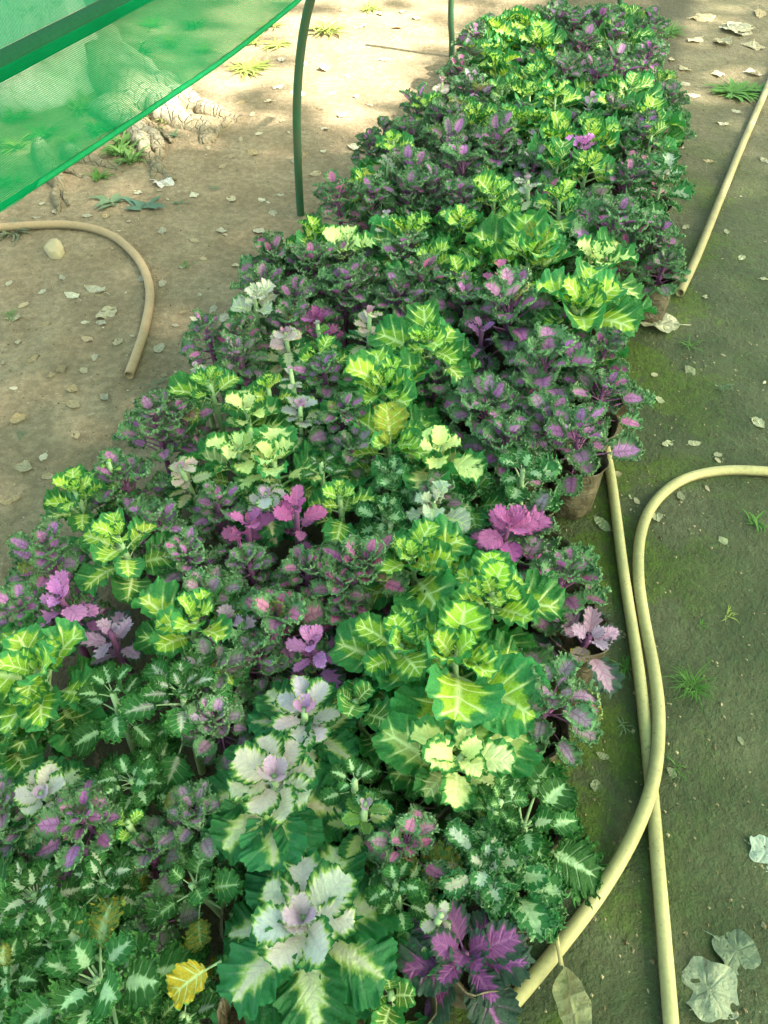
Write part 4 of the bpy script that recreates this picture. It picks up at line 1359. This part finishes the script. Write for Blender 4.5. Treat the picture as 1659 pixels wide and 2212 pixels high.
for i, (x, y, s, c) in enumerate(((60, 235, 80, GY), (120, 215, 70, GR), (175, 250, 80, GY), (90, 300, 90, GR), (30, 320, 80, GY), (215, 290, 70, GR), (40, 270, 70, GR), (150, 310, 60, GY),
                                  (300, 130, 70, GR), (370, 100, 70, GY), (330, 60, 60, GR), (420, 60, 60, GR), (440, 110, 50, GY), (250, 330, 60, GR))):
    tuft(x, y, s, 34, 'leafy weed at the tree foot seen through the green net', c, wid=.05, up=1.4, grp='weeds behind the net')
# flakes of broken leaf
mb = MB()
for i in range(900):
    x, y = R.uniform(-40, 1720), R.uniform(0, 1320)
    if x > 1000 and R.random() < .55: continue
    p = W(x, y, 0)
    c = NX.dot(p)
    if C_RIGHT - 1.08 < c < C_RIGHT - .05: continue
    if noise.noise(Vector((p.x * 1.6, p.y * 1.6, 3))) + R.uniform(-.35, .35) < -.05: continue
    s = R.choice((.004, .005, .006, .008, .010, .013)) * R.uniform(.7, 1.2)
    z = gz(p.x, p.y) + .002
    b = len(mb.v); a0 = R.uniform(0, 6.28); el = R.uniform(.35, .8); k6 = 7
    mb.v.append(Vector((p.x, p.y, z + s * R.uniform(.02, .16))))
    for k in range(k6):
        a = a0 + 2 * PI * k / k6
        rr = s * R.uniform(.7, 1.15)
        u, v = rr * math.cos(2 * PI * k / k6), rr * el * math.sin(2 * PI * k / k6)
        mb.v.append(Vector((p.x + u * math.cos(a0) - v * math.sin(a0), p.y + u * math.sin(a0) + v * math.cos(a0), z + s * R.uniform(-.08, .2))))
    for k in range(k6): mb.f.append((b, b + 1 + k, b + 1 + (k + 1) % k6))


def mat_flake():
    n = NT('leaf_flake')
    P = n.pos()
    c = n.mix(n.step(n.noise(P, 14, 2), .35, .65), (.22, .175, .115), (.42, .37, .27))
    return n.fin(n.bsdf(c, .85, .1))


tag(mb.obj('leaf_litter', mat_flake()), 'small pale flakes of broken dry leaves strewn over the soil', 'leaf litter', kind='stuff')

# crumbs of soil and litter nobody could count
mb = MB()
for i in range(4200):
    x, y = R.uniform(-60, 1720), R.uniform(0, 2230) if R.random() < .5 else R.uniform(200, 1150)
    p = W(x, y, 0)
    c = NX.dot(p)
    inside = C_RIGHT - 1.15 < c < C_RIGHT - .05
    if inside: continue
    s = R.uniform(.0012, .0045) * (1.6 if R.random() < .08 else 1)
    z = gz(p.x, p.y)
    b = len(mb.v)
    for q in ((1, 0, 0), (-.8, .3, 0), (0, 1, .2), (.2, -1, .1), (0, 0, .9), (0, 0, -.6)):
        mb.v.append(Vector((p.x + s * q[0] * R.uniform(.6, 1.3), p.y + s * q[1] * R.uniform(.6, 1.3), z + s * q[2] * R.uniform(.6, 1.2))))
    for f in ((0, 2, 4), (2, 1, 4), (1, 3, 4), (3, 0, 4), (2, 0, 5), (1, 2, 5), (3, 1, 5), (0, 3, 5)): mb.f.append(tuple(b + k for k in f))


def mat_crumb():
    n = NT('soil_crumb')
    P = n.pos()
    c = n.mix(n.step(n.noise(P, 60, 2), .4, .6), (.09, .07, .04), (.30, .25, .16))
    return n.fin(n.bsdf(c, .9, .1))


tag(mb.obj('soil_crumbs', mat_crumb(), smooth=False), 'crumbs of soil and litter strewn over the bare ground', 'soil crumbs', kind='stuff')

# ------------------------------------------------------------------ shade overhead (out of frame): added tree crown, opened where sun patches are wanted
LIT = [W(x, y, 0) for x, y in ((395, 170), (470, 40), (560, -120), (1040, -120), (1010, 90), (930, 190), (830, 270), (755, 330), (700, 270), (640, 190), (560, 175), (500, 240), (440, 235))]  # ground to stay sunlit; the crown is left open along the sun
LIT2 = [(W(548, 600, .3), .09), (W(20, 620), .10), (W(240, 430), .11), (W(280, 415), .08), (W(140, 400), .10), (W(960, 160, .25), .2), (W(300, 240), .16), (W(80, 330), .1), (W(330, 60), .1), (W(425, 250), .17), (W(350, 235), .13), (W(300, 330), .07)]


SPOT = [(W(x, y, 0), r_) for x, y, r_ in ((520, 215, .05), (600, 130, .09), (570, 80, .07), (640, 60, .05), (530, 150, .05), (690, 20, .09), (610, 20, .09), (860, 10, .07), (560, -20, .10), (450, 140, .08))]


def inpoly(x, y, P):
    c = False
    j = len(P) - 1
    for i in range(len(P)):
        if (P[i].y > y) != (P[j].y > y) and x < (P[j].x - P[i].x) * (y - P[i].y) / (P[j].y - P[i].y) + P[i].x: c = not c
        j = i
    return c


def added_crown_tree():
    root = empty('added_shade_tree', (9.5, -1.5, 0))
    tag(root, 'unseen tree added right of the bed, crown shaped to shade it', 'tree')
    mb = MB(); mb.tube([(0, 0, -.1), (.05, 0, 2.2), (-.2, .2, 4.6), (-.6, .8, 8.5)], [.36, .27, .22, .12], 14)
    mb.obj('trunk', M['bark'], root)
    mb = MB()
    off = Vector((9.5, -1.5, 0))
    q = random.Random(5)
    for i in range(17000):
        g = Vector((q.uniform(-4.2, 3.6), q.uniform(-.6, 7.6), 0))
        if inpoly(g.x + q.gauss(0, .08), g.y + q.gauss(0, .08), LIT) and not any((g - c).length < r_ for c, r_ in SPOT): continue  # leaf left out where its shadow would fall on a wanted sun patch
        if any((g - c).length < r_ for c, r_ in LIT2): continue
        z = q.uniform(8.0, 10.5)
        c = g + SUN_DIR * (z / SUN_DIR.z) - off
        s = q.uniform(.06, .11)
        a = Vector((q.uniform(-1, 1), q.uniform(-1, 1), q.uniform(-.5, .5))).normalized()
        n_ = (SUN_DIR + Vector((q.uniform(-1, 1), q.uniform(-1, 1), q.uniform(-1, 1))) * .6).normalized()
        a = (a - n_ * a.dot(n_)).normalized(); b = n_.cross(a)
        i0 = len(mb.v)
        mb.v += [c - a * s, c - b * s * .5 + n_ * .01, c + a * s * 1.1, c + b * s * .5 + n_ * .01]
        mb.f.append((i0, i0 + 1, i0 + 2, i0 + 3))
    mb.obj('crown', M['crown'], root)


added_crown_tree()

# net roof added out of frame, to cast green light on the near right
rows = []
for i in range(25):
    rows.append([Vector((-.6 + 4.6 * j / 24, -2.2 + 4.4 * i / 24, 3.0 + .05 * math.sin(j * .8) + .04 * math.sin(i * 1.1))) for j in range(25)])
mb = MB(); mb.grid(rows)
me = mb.mesh('added_overhead_net', M['added_roofnet'])
uvl = me.uv_layers.new(name='UVMap')
for l in me.loops:
    v = me.vertices[l.vertex_index].co
    uvl.data[l.index].uv = (v.x / .004, v.y / .004)
tag(mobj('added_overhead_net', me), 'unseen green net added overhead to shade and tint the near end of the bed', 'shade net')
